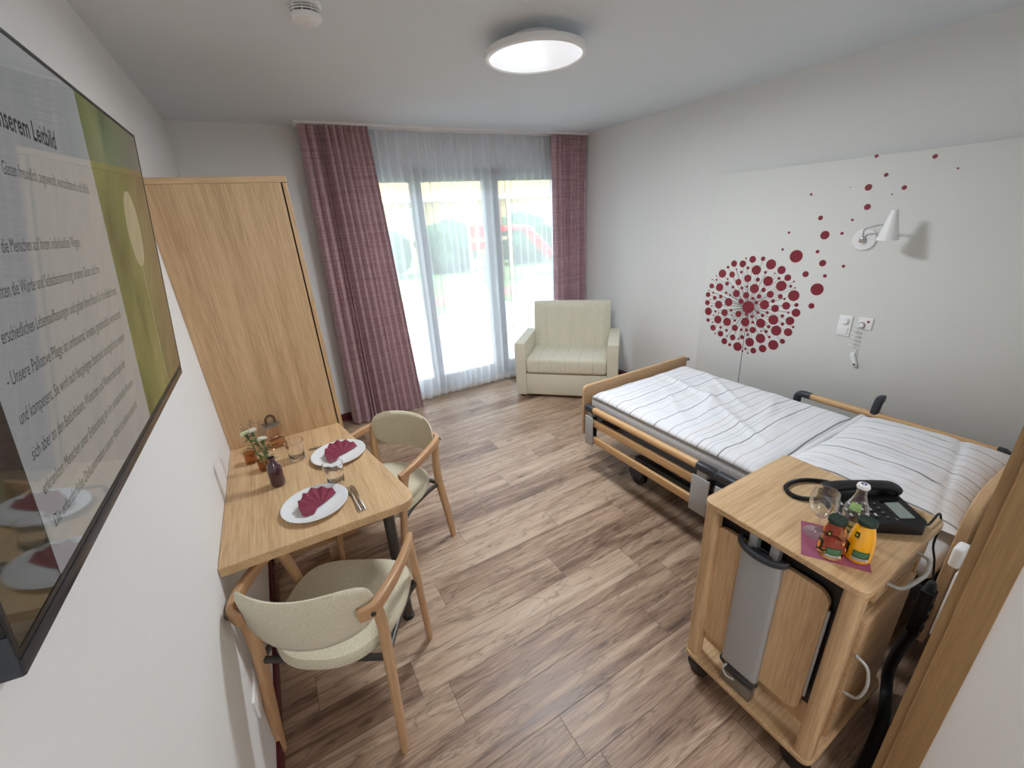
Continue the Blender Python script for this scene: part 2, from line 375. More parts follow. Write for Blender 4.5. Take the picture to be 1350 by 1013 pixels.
def make_floor():
    rows = []; k = math.floor((YF-.665)/.17); y = .665+.17*k
    known = {1.515: .39, 1.345: .992, 1.175: .15, 1.005: .26, 2.025: .88, 1.855: .652, 1.685: 1.19, 2.365: 1.53, .835: 1.18, .665: .572}
    vs, fs, uvs, tones, mats = [], [], [], [], []
    rnd = random.Random(3); PL = 1.21; g = .0009
    while y < YB+.2:
        j = None
        for a, x in known.items():
            if abs(a-y) < .02: j = x
        if j is None: j = rnd.uniform(0, PL)
        x = j-PL*math.ceil((j-XL)/PL)
        while x < XR:
            a, b_ = max(x, XL), min(x+PL, XR); y0, y1 = max(y, YF), min(y+.17, YB+.16)
            if b_ > a+.001 and y1 > y0+.001:
                i = len(vs); ox, oy = rnd.uniform(0, 40), rnd.uniform(0, 40)
                for (px_, py_) in ((a+g, y0+g), (b_-g, y0+g), (b_-g, y1-g), (a+g, y1-g)):
                    vs.append((px_, py_, 0)); uvs.append((px_-x+ox, py_-y+oy, 0))
                fs.append((i, i+1, i+2, i+3)); tones.append(rnd.random()-.5)
            x += PL
        y += .17
    i = len(vs)                                                # the joints: a dark bed just below
    vs += [(XL, YF, -.0012), (XR, YF, -.0012), (XR, YB+.16, -.0012), (XL, YB+.16, -.0012)]; uvs += [(0, 0, 0)]*4
    fs.append((i, i+1, i+2, i+3)); tones.append(0)
    # slab under it
    i = len(vs)
    for z in (-.0013, -.1):
        vs += [(XL-WT, YF-WT, z), (XR+WT, YF-WT, z), (XR+WT, YB+.2, z), (XL-WT, YB+.2, z)]
    uvs += [(0, 0, 0)]*8
    fs += [(i+4, i+7, i+6, i+5), (i, i+1, i+5, i+4), (i+1, i+2, i+6, i+5), (i+2, i+3, i+7, i+6), (i+3, i, i+4, i+7)]; tones += [0]*5
    me = bpy.data.meshes.new('floor'); me.from_pydata(vs, [], fs)
    a1 = me.attributes.new('plank_uv', 'FLOAT_VECTOR', 'POINT')
    for k_, u in enumerate(uvs): a1.data[k_].vector = u
    a2 = me.attributes.new('plank_tone', 'FLOAT', 'FACE')
    for k_, u in enumerate(tones): a2.data[k_].value = u
    me.materials.append(floor_mat()); me.materials.append(plain('joint', srgb(96, 78, 66), .8))
    for p in me.polygons:
        if p.index >= len(fs)-6: p.material_index = 1
    o = bpy.data.objects.new('floor', me); C.objects.link(o); struct(o)
make_floor()
struct(MB().box((XL-WT, YF-WT, H), (XR+WT, YB+.2, H+.12)).build('ceiling', M['ceiling']))
struct(MB().box((XL-WT, YF-WT, -.0), (XL, YB+.2, H)).build('wall_left', M['wall']))
struct(MB().box((XR, YF-WT, 0), (XR+WT, YB+.2, H)).build('wall_right', M['wall']))
struct(MB().box((XL, YF-WT, 0), (XR, YF, H)).build('wall_rear', M['wall']))
w = MB()
w.box((XL, YB, 0), (WX0, YB+.24, H)); w.box((WX1, YB, 0), (XR, YB+.24, H)); w.box((WX0, YB, WZ1), (WX1, YB+.24, H))
struct(w.build('wall_back', M['wall'], weld=False))
# the stub of wall between room and entry hall, ending in the wooden lining beside the camera
WNX, WN0, WN1 = 1.22, .064, .1405
q_ = MB(); q_.box((WNX+.012, YF, 0), (WNX+.112, WN0, H)); q_.box((WNX+.012, WN0, 0), (XR, WN1, H)); struct(q_.build('wall_front', M['wall'], weld=False))
t = MB()
t.prism([(WNX, WN0), (WNX, .119), (WNX-.0045, .1200), (WNX-.0045, .1222), (WNX, .123), (WNX, WN1+.001), (WNX+.05, WN1+.001), (WNX+.05, WN1), (WNX+.012, WN1), (WNX+.012, WN0)], 0.001, 2.1, 'z')
struct(t.build('trim_1', M['walltrim'], smooth=False))
# skirting boards
struct(MB().box((XL, YF, 0), (XL+.012, YB-.02, .075), .003).build('baseboard_left', M['redbase']))
struct(MB().box((XR-.012, WN1, 0), (XR, YB-.02, .075), .003).build('baseboard_right', M['redbase']))
struct(MB().box((XL+.012, YB-.012, 0), (WX0, YB, .075), .003).build('baseboard_back', M['redbase']))

# window front: white-grey frame with three tall panes, glass in each
fy0, fy1 = YB+.09, YB+.16
win = MB()
mull = [(WX0, WX0+.10), (1.345, 1.455), (2.10, 2.275), (WX1-.09, WX1)]
for a, b_ in mull: win.box((a, fy0, 0.02), (b_, fy1, WZ1), .006)
for i in range(3):
    a, b_ = mull[i][1], mull[i+1][0]
    win.box((a, fy0, WZ1-.115), (b_, fy1, WZ1), .006); win.box((a, fy0, .02), (b_, fy1, .17), .006)
wo = struct(win.build('window_1', M['frame'], weld=False))
def pane_mat():
    m, nt, b = newmat('window_glass'); out = nt.nodes['Material Output']
    tp = N(nt, 'ShaderNodeBsdfTransparent'); gl = N(nt, 'ShaderNodeBsdfGlossy'); gl.inputs['Roughness'].default_value = .02
    fr = N(nt, 'ShaderNodeFresnel'); fr.inputs[0].default_value = 1.35; mx = N(nt, 'ShaderNodeMixShader')
    nt.links.new(fr.outputs[0], mx.inputs[0]); nt.links.new(tp.outputs[0], mx.inputs[1]); nt.links.new(gl.outputs[0], mx.inputs[2]); nt.links.new(mx.outputs[0], out.inputs['Surface'])
    return m
pm = pane_mat()
for i in range(3):
    a, b_ = mull[i][1], mull[i+1][0]
    MB().box((a+.001, fy0+.03, .171), (b_-.001, fy0+.036, WZ1-.116)).build('pane', pm, wo)
hd = MB(); hd.box((2.15, fy0-.012, 1.0), (2.18, fy0, 1.14), .004); hd.box((2.155, fy0-.05, 1.06), (2.175, fy0-.012, 1.08), .003); hd.box((2.155, fy0-.05, .96), (2.175, fy0-.038, 1.08), .004)
hd.build('window_handle', M['white'], wo)

# ------------------------------------------------------------------ curtains
def drape(name, x0, x1, folds, amp, mat, label, cat, y=0, zb=.012, x0b=None, x1b=None, group=None, seed=1, phase=0, top=H-.022, nz=20, sharp=1.):
    rnd = random.Random(seed); x0b = x0 if x0b is None else x0b; x1b = x1 if x1b is None else x1b
    k = folds; wv = [rnd.uniform(.75, 1.3) if sharp == 1 else rnd.uniform(.5, 1.7) for _ in range(k)]; s = sum(wv); cum = [0]
    for q in wv: cum.append(cum[-1]+q/s)
    am = [rnd.uniform(.6, 1.15) for _ in range(k)]; sh = [rnd.uniform(-.4, .4) for _ in range(k)]
    def fn(u, v):
        i = min(k-1, next(j for j in range(k) if u <= cum[j+1]+1e-9)); f = (u-cum[i])/(cum[i+1]-cum[i])
        vv = v**.8
        xx = (x0+(x1-x0)*u)*v + (x0b+(x1b-x0b)*u)*(1-v)
        a = amp*am[i]*(1.0-.25*v)
        d = math.sin(2*PI*f)
        if sharp < 1: d = 1-2*abs(math.sin(PI*f))**.55
        d += .35*math.sin(2*PI*(u*k*.23+.3))*(1-v)
        xx += (.3*a*math.sin(4*PI*f) if sharp == 1 else .25*a*math.sin(2*PI*f))*(1-.5*v)
        zz = zb+(top-zb)*v
        return (xx, y+a*d, zz)
    o = MB().grid(fn, folds*14, nz).build(name, mat, weld=False, angle=180)
    return tag(o, label, cat, group)
drape('sheer_curtain', .74, 3.08, 30, .024, M['sheer'], 'floor-length white sheer curtain across the whole window', 'curtain', y=YB-.052, seed=4, zb=.03)
drape('curtain', .46, .985, 12, .048, M['curtain'], 'wide mauve curtain beside the oak cabinet, left of the window', 'curtain', y=YB-.165, x0b=.40, x1b=1.10, seed=2, sharp=.75, group='mauve curtains framing the window')
drape('curtain', 2.795, 3.235, 10, .036, M['curtain'], 'narrow mauve curtain in the corner behind the cream armchair', 'curtain', y=YB-.150, seed=6, sharp=.75, group='mauve curtains framing the window')
rl = MB(); rl.box((.44, YB-.185, H-.018), (3.24, YB-.125, H), .002); rl.box((.44, YB-.07, H-.018), (3.24, YB-.03, H), .002)
tag(rl.build('curtain_rail', M['white'], weld=False), 'slim white double curtain rail on the ceiling along the window wall', 'curtain rail')

# ------------------------------------------------------------------ ceiling fittings
lx, ly = P(706, 76, 'z', H-.075).x, P(706, 76, 'z', H-.075).y
cl = thing('ceiling_lamp', 'flat round white disc lamp hanging just under the ceiling', 'lamp', (lx, ly, H))
MB().lathe([(0, -.001), (.12, -.001), (.12, -.05), (0, -.05)], n=40).build('canopy', M['white'], cl)
MB().lathe([(.215, -.052), (.232, -.05), (.235, -.055), (.235, -.075), (.228, -.080), (.219, -.080), (.217, -.074), (.05, -.060)], n=64).build('rim', M['white'], cl)
dm, nt, b_ = newmat('opal_disc'); b_.inputs['Base Color'].default_value = (.8, .82, .85, 1); b_.inputs['Roughness'].default_value = .25
b_.inputs['Emission Color'].default_value = (.93, .96, 1, 1); b_.inputs['Emission Strength'].default_value = .30
MB().lathe([(0, -.079), (.20, -.078), (.2165, -.0745)], n=64).build('diffuser', dm, cl)
dp = P(403, 21, 'z', H-.04)
sd = thing('smoke_detector', 'small round white smoke detector on the ceiling', 'smoke detector', (dp.x, dp.y, H))
MB().lathe([(0, 0), (.058, 0), (.058, -.014), (.050, -.018), (0, -.018)], n=40).build('base', M['white'], sd)
MB().lathe([(0, -.018), (.046, -.018), (.046, -.042), (0, -.042)], n=40).build('vent_core', M['black'], sd)
g_ = MB()
for z in (-.024, -.032): g_.lathe([(.046, z+.0018), (.053, z+.0018), (.053, z-.0018), (.046, z-.0018)], n=40, close=True)
for k in range(10):
    a = 2*PI*k/10; p0 = Vector((.051*math.cos(a), .051*math.sin(a), 0)); g_.tube([p0+Vector((0, 0, -.018)), p0+Vector((0, 0, -.042))], .002, n=6)
g_.build('grille', M['white'], sd, weld=False)
MB().lathe([(0, -.040), (.055, -.040), (.055, -.046), (.048, -.056), (.02, -.060), (0, -.060)], n=40).build('cover', M['white'], sd)
MB().lathe([(0, -.060), (.007, -.060), (.006, -.068), (0, -.068)], (.015, 0, 0), n=12).build('test_button', M['white'], sd)

# ------------------------------------------------------------------ right wall: panel with dandelion decal
XP = 3.13
pl = tag(MB().box((XP, WN1+.002, .10), (XR-.001, 2.275, 1.968), .002).build('wall_panel', M['panel']), 'large pale grey panel proud of the right wall behind the bed', 'wall panel')
HEAD = [(2.0348,1.3343,0.0239),(1.9653,1.3364,0.0254),(1.8934,1.3724,0.0247),(1.8174,1.3809,0.0158),(1.7541,1.3451,0.035),(1.6751,1.3114,0.0281),(2.1223,1.2527,0.032),(2.0394,1.252,0.0232),(1.8539,1.2987,0.0344),(1.9198,1.3098,0.0116),(1.9668,1.2758,0.0109),(2.0811,1.3042,0.0111),(1.9453,1.3785,0.0067),(2.0088,1.2938,0.006),(1.7851,1.2875,0.0103),(1.7174,1.286,0.0055),(1.6245,1.263,0.0226),(1.6825,1.2534,0.011),(1.9099,1.2335,0.0275),(1.8318,1.2316,0.0154),(1.7555,1.2279,0.0349),(1.9793,1.2,0.0241),(2.0711,1.1798,0.0165),(2.0706,1.2164,0.0072),(2.1663,1.2005,0.0084),(2.1729,1.2308,0.0052),(2.2052,1.1992,0.0053),(2.2032,1.1474,0.0204),(2.132,1.144,0.0317),(2.0176,1.1581,0.0113),(1.9445,1.1586,0.0121),(1.9078,1.1726,0.0089),(1.8465,1.1641,0.0343),(1.7781,1.1626,0.0163),(1.6579,1.2032,0.036),(1.5947,1.2078,0.01),(1.5795,1.2414,0.0063),(1.5648,1.1999,0.0054),(1.5639,1.1464,0.0373),(1.7244,1.1366,0.0248),(1.9827,1.1121,0.0287),(1.9031,1.1081,0.0241),(2.0688,1.1072,0.0105),(2.0334,1.0945,0.0083),(2.2273,1.0744,0.0208),(2.1636,1.0557,0.0162),(2.1114,1.0732,0.0149),(2.1825,1.0951,0.0086),(2.2255,1.1089,0.0054),(2.225,1.0076,0.0221),(2.2023,1.0375,0.0055),(2.1212,1.0053,0.0324),(2.0378,1.0374,0.0326),(1.9366,1.0574,0.0204),(1.8723,1.0216,0.0466),(1.802,1.1114,0.0166),(1.8462,1.0908,0.0119),(1.8159,1.0644,0.0139),(1.7535,1.0569,0.0341),(1.6515,1.13,0.0168),(1.6963,1.0914,0.0134),(1.6201,1.1158,0.0084),(1.601,1.0707,0.0271),(1.535,1.0858,0.0137),(1.6731,1.0408,0.0268),(1.5278,1.0321,0.0286),(1.5771,1.0244,0.0075),(1.5571,0.9697,0.0292),(1.6137,0.9952,0.0124),(1.7234,1.0023,0.0117),(1.6714,0.9577,0.036),(1.6026,0.938,0.0125),(1.528,0.9302,0.0085),(1.5552,0.8876,0.0287),(1.6379,0.8823,0.0372),(1.6962,0.9006,0.0129),(1.7541,0.9752,0.0129),(1.7928,0.9925,0.012),(1.7586,0.9159,0.0351),(1.8319,0.9552,0.0132),(1.8788,0.9039,0.0342),(1.8197,0.9123,0.0112),(1.9425,0.9572,0.025),(1.8797,0.9652,0.0123),(2.0604,0.9494,0.028),(2.008,0.976,0.0116),(2.2069,0.9378,0.0324),(2.1425,0.9455,0.0099),(2.1815,0.9856,0.0066),(2.1121,0.939,0.0055),(2.1543,0.9132,0.0066),(2.1118,0.8841,0.0331),(2.1998,0.8644,0.0158),(2.1562,0.8525,0.0067),(2.029,0.8795,0.0335),(1.9941,0.937,0.0064),(1.9648,0.9018,0.0106),(2.1452,0.8085,0.0248),(2.079,0.8244,0.0111),(2.0717,0.7722,0.0245),(2.1202,0.7636,0.0068),(2.0225,0.8093,0.012),(1.956,0.8432,0.0257),(1.9009,0.8384,0.0116),(1.8597,0.8443,0.0125),(1.8104,0.8539,0.0247),(1.744,0.8584,0.0071),(1.7088,0.8622,0.013),(1.6785,0.8259,0.01),(1.7419,0.8021,0.0368),(1.8433,0.8098,0.0105),(1.8865,0.7812,0.017),(1.9627,0.763,0.0239),(2.0297,0.7168,0.0256),(2.0136,0.7636,0.0066),(1.9791,0.6983,0.0133),(1.9139,0.7611,0.0075),(1.9113,0.698,0.0359),(1.8195,0.7552,0.0347),(1.7807,0.6954,0.0232),(1.713,0.7277,0.0288),(1.6406,0.773,0.037),(1.5816,0.8139,0.0186),(1.8441,0.6947,0.0096),(1.8663,0.6715,0.0076),(1.8205,0.6648,0.0064)]
DRIFT = [(1.268,1.9657,0.0092),(1.0103,1.9305,0.0108),(0.9074,1.8637,0.0047),(1.2009,1.8635,0.0105),(1.2719,1.8057,0.0177),(1.3637,1.8131,0.0028),(1.1043,1.7911,0.0116),(1.1515,1.7612,0.004),(1.5747,1.7886,0.0075),(1.2541,1.7003,0.0166),(1.4923,1.6471,0.0136),(1.3151,1.6309,0.0072),(1.4471,1.5434,0.026),(1.3544,1.5542,0.0089),(1.6693,1.5587,0.0081),(1.6919,1.4491,0.0084),(1.5957,1.4077,0.0411),(1.4702,1.4418,0.011),(1.4266,1.3724,0.0205),(1.3064,1.3608,0.0091),(1.5152,1.2962,0.0197),(1.3978,1.2942,0.0111),(1.4272,1.2045,0.0392),(1.44,1.0926,0.0185)]
dec = thing('wall_decal', 'dark red dandelion clock decal with drifting seeds on the pale panel', 'wall decal', (XP, 1.872, 1.0))
def dot(mb, y, z, r, x=-.0012, n=28):
    cy, cz = y-1.872, z-1.0
    vs = [(x, cy, cz)]+[(x, cy+r*math.cos(2*PI*k/n), cz+r*math.sin(2*PI*k/n)) for k in range(n)]
    vs += [(-.0002, cy+r*math.cos(2*PI*k/n), cz+r*math.sin(2*PI*k/n)) for k in range(n)]
    fs = [(0, k+1, (k+1) % n+1) for k in range(n)]+[(k+1, n+k+1, n+(k+1) % n+1, (k+1) % n+1) for k in range(n)]
    mb._add(vs, fs)
mb = MB(); sp = MB(); cy, cz = HEAD_C = (1.872, 1.022)
for i, (y, z, r) in enumerate(HEAD):
    dot(mb, y, z, r, -.0012-.00001*(i % 7))
    if math.hypot(y-cy, z-cz) > .04:
        a = Vector((-.0006, cy-1.872, cz-1.0)); e_ = Vector((-.0006, y-1.872, z-1.0)); n_ = Vector((0, -(e_-a).z, (e_-a).y)).normalized()*.0009
        sp._add([a-n_, e_-n_, e_+n_, a+n_], [(0, 1, 2, 3)])
mb.build('seed_head', M['decal'], dec, smooth=False, weld=False); sp.build('seed_stalks', M['decal_dark'], dec, smooth=False, weld=False)
s_ = MB(); a = Vector((-.0007, 0, .022-.04)); e_ = Vector((-.0007, -.012, -.72)); s_._add([a+Vector((0, -.002, 0)), a+Vector((0, .002, 0)), e_+Vector((0, .0025, 0)), e_+Vector((0, -.0025, 0))], [(0, 1, 2, 3)])
s_.build('flower_stem', M['decal_dark'], dec, smooth=False)
for y, z, r in DRIFT:
    q = MB(); dot(q, y, z, r, n=24); q.build('drifting_seed', M['decal'], dec, smooth=False)
# reading lamp
by, bz = 1.229, 1.520
la = thing('wall_lamp', 'white cone-shaded reading lamp on the panel above the bed', 'lamp', (XP, by, bz))
MB().lathe([(0, 0), (.062, 0), (.064, .006), (.058, .016), (.02, .02), (0, .02)], (0, 0, 0), n=40, axis=(-1, 0, 0)).build('base', M['white'], la)
MB().box((-.042, -.013, -.014), (-.019, .013, .012), .003).build('joint', M['chrome'], la)
MB().tube(smooth_path([(-.03, 0, .01), (-.045, -.004, .04), (-.075, -.02, .062), (-.11, -.08, .082), (-.14, -.14, .09)]), .0045).build('arm', M['chrome'], la)
top = Vector((-.16, 1.061-by, 1.687-bz)); bot = Vector((-.15, 1.066-by, 1.533-bz)); ax_ = (top-bot); hh = ax_.length
sh = MB().lathe([(.049, 0), (.0145, hh*.985), (.011, hh), (0, hh), (0, hh-.002), (.010, hh-.003), (.0125, hh*.97), (.0465, 0)], bot, n=40, axis=ax_, close=False)
so = sh.build('lamp_shade', M['white'], la)
MB().lathe([(0, .03), (.012, .032), (.018, .045), (.012, .07), (0, .085)], bot, n=20, axis=ax_).build('bulb', M['white'], so)
# dimmer and socket double frame
sw = thing('switch_plate', 'white double switch plate with round dimmer above square switch', 'switch', (XP, 1.224, .998))
MB().prism(rrect(-.037, -.066, .037, .066, .004), -.009, 0, 'x', bev=.002).build('frame', M['white'], sw)
MB().lathe([(0, 0), (.022, 0), (.021, .012), (.017, .016), (0, .017)], (-.009, 0, .033), axis=(-1, 0, 0)).build('dimmer_knob', M['white'], sw)
MB().prism(rrect(-.026, -.055, .026, -.008, .003), -.014, -.008, 'x', bev=.0015).build('rocker', M['white'], sw)
nc = thing('nurse_call_socket', 'white square socket plate with two small red call buttons', 'socket', (XP, 1.118, 1.03))
MB().prism(rrect(-.036, -.036, .036, .036, .004), -.009, 0, 'x', bev=.002).build('frame', M['white'], nc)
MB().lathe([(0, 0), (.013, 0), (.013, .016), (.010, .018), (0, .018)], (-.009, .014, -.012), axis=(-1, 0, 0)).build('plug', M['white'], nc)
MB().lathe([(.0155, 0), (.018, 0), (.018, .002), (.0155, .002)], (-.009, .014, -.012), axis=(-1, 0, 0), close=True).build('button', M['decal'], nc)
MB().lathe([(0, 0), (.007, 0), (.006, .003), (0, .003)], (-.009, -.014, .013), axis=(-1, 0, 0)).build('button', M['decal'], nc)
hp = thing('call_handset', 'white patient call handset hanging by a coiled cord below the sockets', 'handset', (XP, 1.13, .80))
pts = [(-.03, .002, .215)]
for k in range(60):
    a = k*2*PI/12; pts.append((-.026+.012*math.cos(a), .02+.017*math.sin(a), .205-.0022*k))
pts += [(-.02, .0, .07), (-.018, -.002, .035)]
MB().tube(smooth_path(pts, 3), .0022, n=6).build('cord', M['white'], hp)
rot = Matrix.Rotation(math.radians(-22), 3, 'X')
MB().box((-.022, -.012, -.05), (-.002, .012, .04), .006, 3, rot=rot).build('body', M['white'], hp)
MB().box((-.024, -.006, -.040), (-.021, .006, -.030), .001, rot=rot).build('button', M['black'], hp)
# socket low on the left wall
ls = thing('wall_socket', 'white triple socket strip low on the left wall beside the chair', 'socket', (XL, 1.285, .33))
MB().prism(rrect(-.075, -.040, .075, .040, .004), 0, .009, 'x', bev=.002).build('frame', M['white'], ls)
for q in (-.036, .036):
    MB().lathe([(.021, .010), (.021, .0005), (0, .0005)], (.0, q, 0), axis=(1, 0, 0), n=28).build('outlet', M['white'], ls)
# plugs on the near wall, just past the wooden lining
ns_ = thing('plug_strip', 'white plug and socket strip edge just beyond the wooden wall lining', 'socket', (1.335, WN1, .80))
MB().box((-.04, 0, -.12), (.035, .014, .09), .003).build('socket_frame', M['white'], ns_)
MB().box((-.025, .012, .09), (.02, .036, .15), .008, 3).build('plug', M['white'], ns_)
# ================================================================== CABINET AND TABLE ON THE LEFT
cb = thing('tall_cabinet', 'tall oak cabinet standing against the left wall beside the window curtain', 'cabinet', (XL, 2.323, 0))
CW, CD = .518, .98
MB().box((.001, 0, .06), (CW-.004, .019, 1.973)).build('side_panel', M['oak_z'], cb, bevel=.001)
MB().box((.001, CD-.019, .06), (CW-.004, CD, 1.973)).build('side_panel', M['oak_z'], cb, bevel=.001)
MB().box((.001, .0195, .06), (.012, CD-.0195, 1.973)).build('back_panel', M['oak_z'], cb)
MB().box((.001, -.001, 1.9735), (CW+.024, CD+.001, 1.998)).build('top_board', M['oak_x'], cb, bevel=.001)
MB().box((.02, .01, 0), (CW-.03, CD-.01, .0595)).build('plinth', M['oak_x'], cb)
for k in range(2):
    d = MB().box((CW+.003, .001+k*CD/2, .062), (CW+.022, CD/2-.002+k*CD/2, 1.971)).build('door', M['oak_z'], cb, bevel=.001)
    q = MB(); yy = CD/2-.05+k*.1
    q.tube(smooth_path([(CW+.022, yy, .95), (CW+.05, yy, .96), (CW+.05, yy, 1.10), (CW+.022, yy, 1.11)], 4), .005); q.build('handle', M['steel'], d)

TZ = .762
tb = thing('dining_table', 'oak table fixed to the left wall and laid for two', 'table', (-.05, 1.86, 0))
def L_(p): return (p[0]+.05, p[1]-1.86)
pts = [(XL+.001, 1.407), (.215, 1.395)]
c0 = Vector((.243, 1.458)); 
for k in range(9):
    a = math.radians(-88+98*k/8); pts.append((c0.x+.062*math.cos(a), c0.y+.062*math.sin(a)))
pts += [(.163, 2.285), (.156, 2.3215), (XL+.001, 2.3215)]
MB().prism([L_(p) for p in pts], TZ-.036, TZ).build('tabletop', M['oak_y'], tb, bevel=.003, smooth=False)
lgx, lgy = L_((.214, 1.575))
lg = MB().lathe([(.024, .018), (.024, TZ-.044)], (lgx, lgy, 0), n=28).build('leg', M['darkmetal'], tb)
MB().lathe([(0, 0), (.027, 0), (.027, .016), (.0245, .018), (0, .018)], (lgx, lgy, 0), n=28).build('foot_cap', M['black'], lg)
MB().lathe([(0, TZ-.043), (.05, TZ-.043), (.05, TZ-.037), (0, TZ-.037)], (lgx, lgy, 0), n=28).build('mounting_plate', M['darkmetal'], lg)
a_, b_ = L_((XL+.001, 1.46)), L_((XL+.03, 2.30))
MB().box((a_[0], a_[1], TZ-.07), (b_[0], b_[1], TZ-.0365)).build('wall_bracket', M['darkmetal'], tb, bevel=.002)

# ------------------------------------------------------------------ chairs
def make_chair(label, loc, rz):
    t = thing('armchair', label, 'chair', loc, rz, 'wooden chairs at the table')
    for sx in (-1, 1):
        q = MB(); pth = smooth_path([(sx*.228, -.232, 0), (sx*.226, -.205, .22), (sx*.222, -.178, .42), (sx*.224, -.172, .55), (sx*.226, -.188, .68)], 5); n_ = len(pth)
        q.sweep(pth, [.026+.004*i/n_ for i in range(n_)], [.034+.014*math.sin(PI*min(1, i/n_*1.05)) for i in range(n_)], up=(0, 1, .2), n=16, sq=3.2)
        rl_ = q.build('leg', M['beech_z'], t)
        q = MB(); pth = smooth_path([(sx*.232, .205, 0), (sx*.238, .178, .22), (sx*.246, .145, .44), (sx*.252, .118, .58), (sx*.254, .098, .640)], 5); n_ = len(pth)
        q.sweep(pth, [.025+.003*i/n_ for i in range(n_)], [.030+.016*i/n_ for i in range(n_)], up=(0, 1, .2), n=16, sq=3.2)
        q.build('leg', M['beech_z'], t)
        q = MB(); pth = smooth_path([(sx*.186, -.232, .668), (sx*.226, -.205, .672), (sx*.250, -.12, .672), (sx*.259, -.02, .664), (sx*.258, .07, .655), (sx*.252, .135, .648)], 6); n_ = len(pth)
        q.sweep(pth, [.022+.006*math.sin(PI*min(1, i/n_*1.0)) for i in range(n_)], [.048-.014*i/n_ for i in range(n_)], up=(0, 0, 1), n=20, sq=4.5)
        ar = q.build('armrest', M['beech_s'], t)
        MB().lathe([(0, 0), (.0085, 0), (.0075, .003), (0, .004)], (sx*.231, -.2235, .668), axis=(sx*.55, -.8, 0), n=16).build('bolt', M['darkmetal'], ar)
    # seat: a padded shield, rounded at the back
    def outline(a):
        c_, s_ = math.cos(a), math.sin(a)
        if s_ >= 0: e = 2/3.6; x = .232*math.copysign(abs(c_)**e, c_); y = .02+.205*abs(s_)**e
        else: e = 2/2.5; x = .232*math.copysign(abs(c_)**e, c_); y = .02-.245*abs(s_)**e
        return x*(1-.10*max(0, -(y-.02)/.245)), y
    n = 56; rings = [(1.0, .424), (1.004, .436), (.995, .450), (.965, .459), (.85, .464), (.6, .465), (.3, .463)]
    vs = []; fs = []
    for s_, z in rings:
        for k in range(n):
            x, y = outline(2*PI*k/n); vs.append((x*s_, .01+(y-.01)*s_, z-.006*(1-min(1, abs(y)/.2))*(s_ < .9)))
    R_ = len(rings)
    for i in range(R_-1):
        for k in range(n): fs.append((i*n+k, i*n+(k+1) % n, (i+1)*n+(k+1) % n, (i+1)*n+k))
    fs += [tuple(range(n-1, -1, -1)), tuple((R_-1)*n+k for k in range(n))]
    MB()._add(vs, fs).build('seat', M['chaircream'], t)
    # backrest: bent padded band with rounded ends
    def bk(side):
        def fn(u, v):
            s = 2*u-1; x = .218*math.sin(s*PI/2*.98)/math.sin(PI/2*.98)
            q = x/.218; ed = (1-abs(q)**5)**.5 if abs(q) < 1 else 0
            top = .705+.068*max(ed, 0)**1.0; btm = .640-.080*max(ed, 0)**.8 + .012*q*q
            z = btm+(top-btm)*v; y = -.262+.082*q*q-.05*(z-.66)
            th = .0125*min(1, 6*min(v, 1-v)+.25)*min(1, 7*(1-abs(q))+.3)
            return (x, y+side*th, z)
        return fn
    q = MB(); nu, nv = 36, 10
    q.grid(bk(-1), nu, nv); q.grid(bk(1), nu, nv)
    # stitch the rims
    A = [Vector(bk(-1)(i/nu, j/nv)) for (i, j) in [(i, 0) for i in range(nu+1)]+[(nu, j) for j in range(1, nv+1)]+[(i, nv) for i in range(nu-1, -1, -1)]+[(0, j) for j in range(nv-1, 0, -1)]]
    B = [Vector(bk(1)(i/nu, j/nv)) for (i, j) in [(i, 0) for i in range(nu+1)]+[(nu, j) for j in range(1, nv+1)]+[(i, nv) for i in range(nu-1, -1, -1)]+[(0, j) for j in range(nv-1, 0, -1)]]
    k = len(A); q._add(A+B, [(i, (i+1) % k, k+(i+1) % k, k+i) for i in range(k)])
    q.build('backrest', M['chaircream'], t, angle=70)
    q = MB()
    for sx in (-1, 1):
        q.sweep(smooth_path([(sx*.222, -.178, .404), (sx*.218, -.10, .414), (sx*.222, .05, .412), (sx*.240, .150, .400)], 4), .016, .022, n=12, sq=4)
    q.sweep([(-.226, -.176, .410), (.226, -.176, .410)], .02, .02, up=(0, 0, 1), n=12, sq=4); q.sweep([(-.232, .13, .412), (.232, .13, .412)], .02, .016, n=12, sq=4)
    q.build('seat_frame', M['darkmetal'], t, weld=False)
    return t
make_chair('pale wood armchair with cream seat nearest the camera, back turned', (-.040, 1.357, 0), math.radians(-31))
make_chair('pale wood armchair with cream seat at the far side of the table', (.298, 2.038, 0), math.radians(123.4))

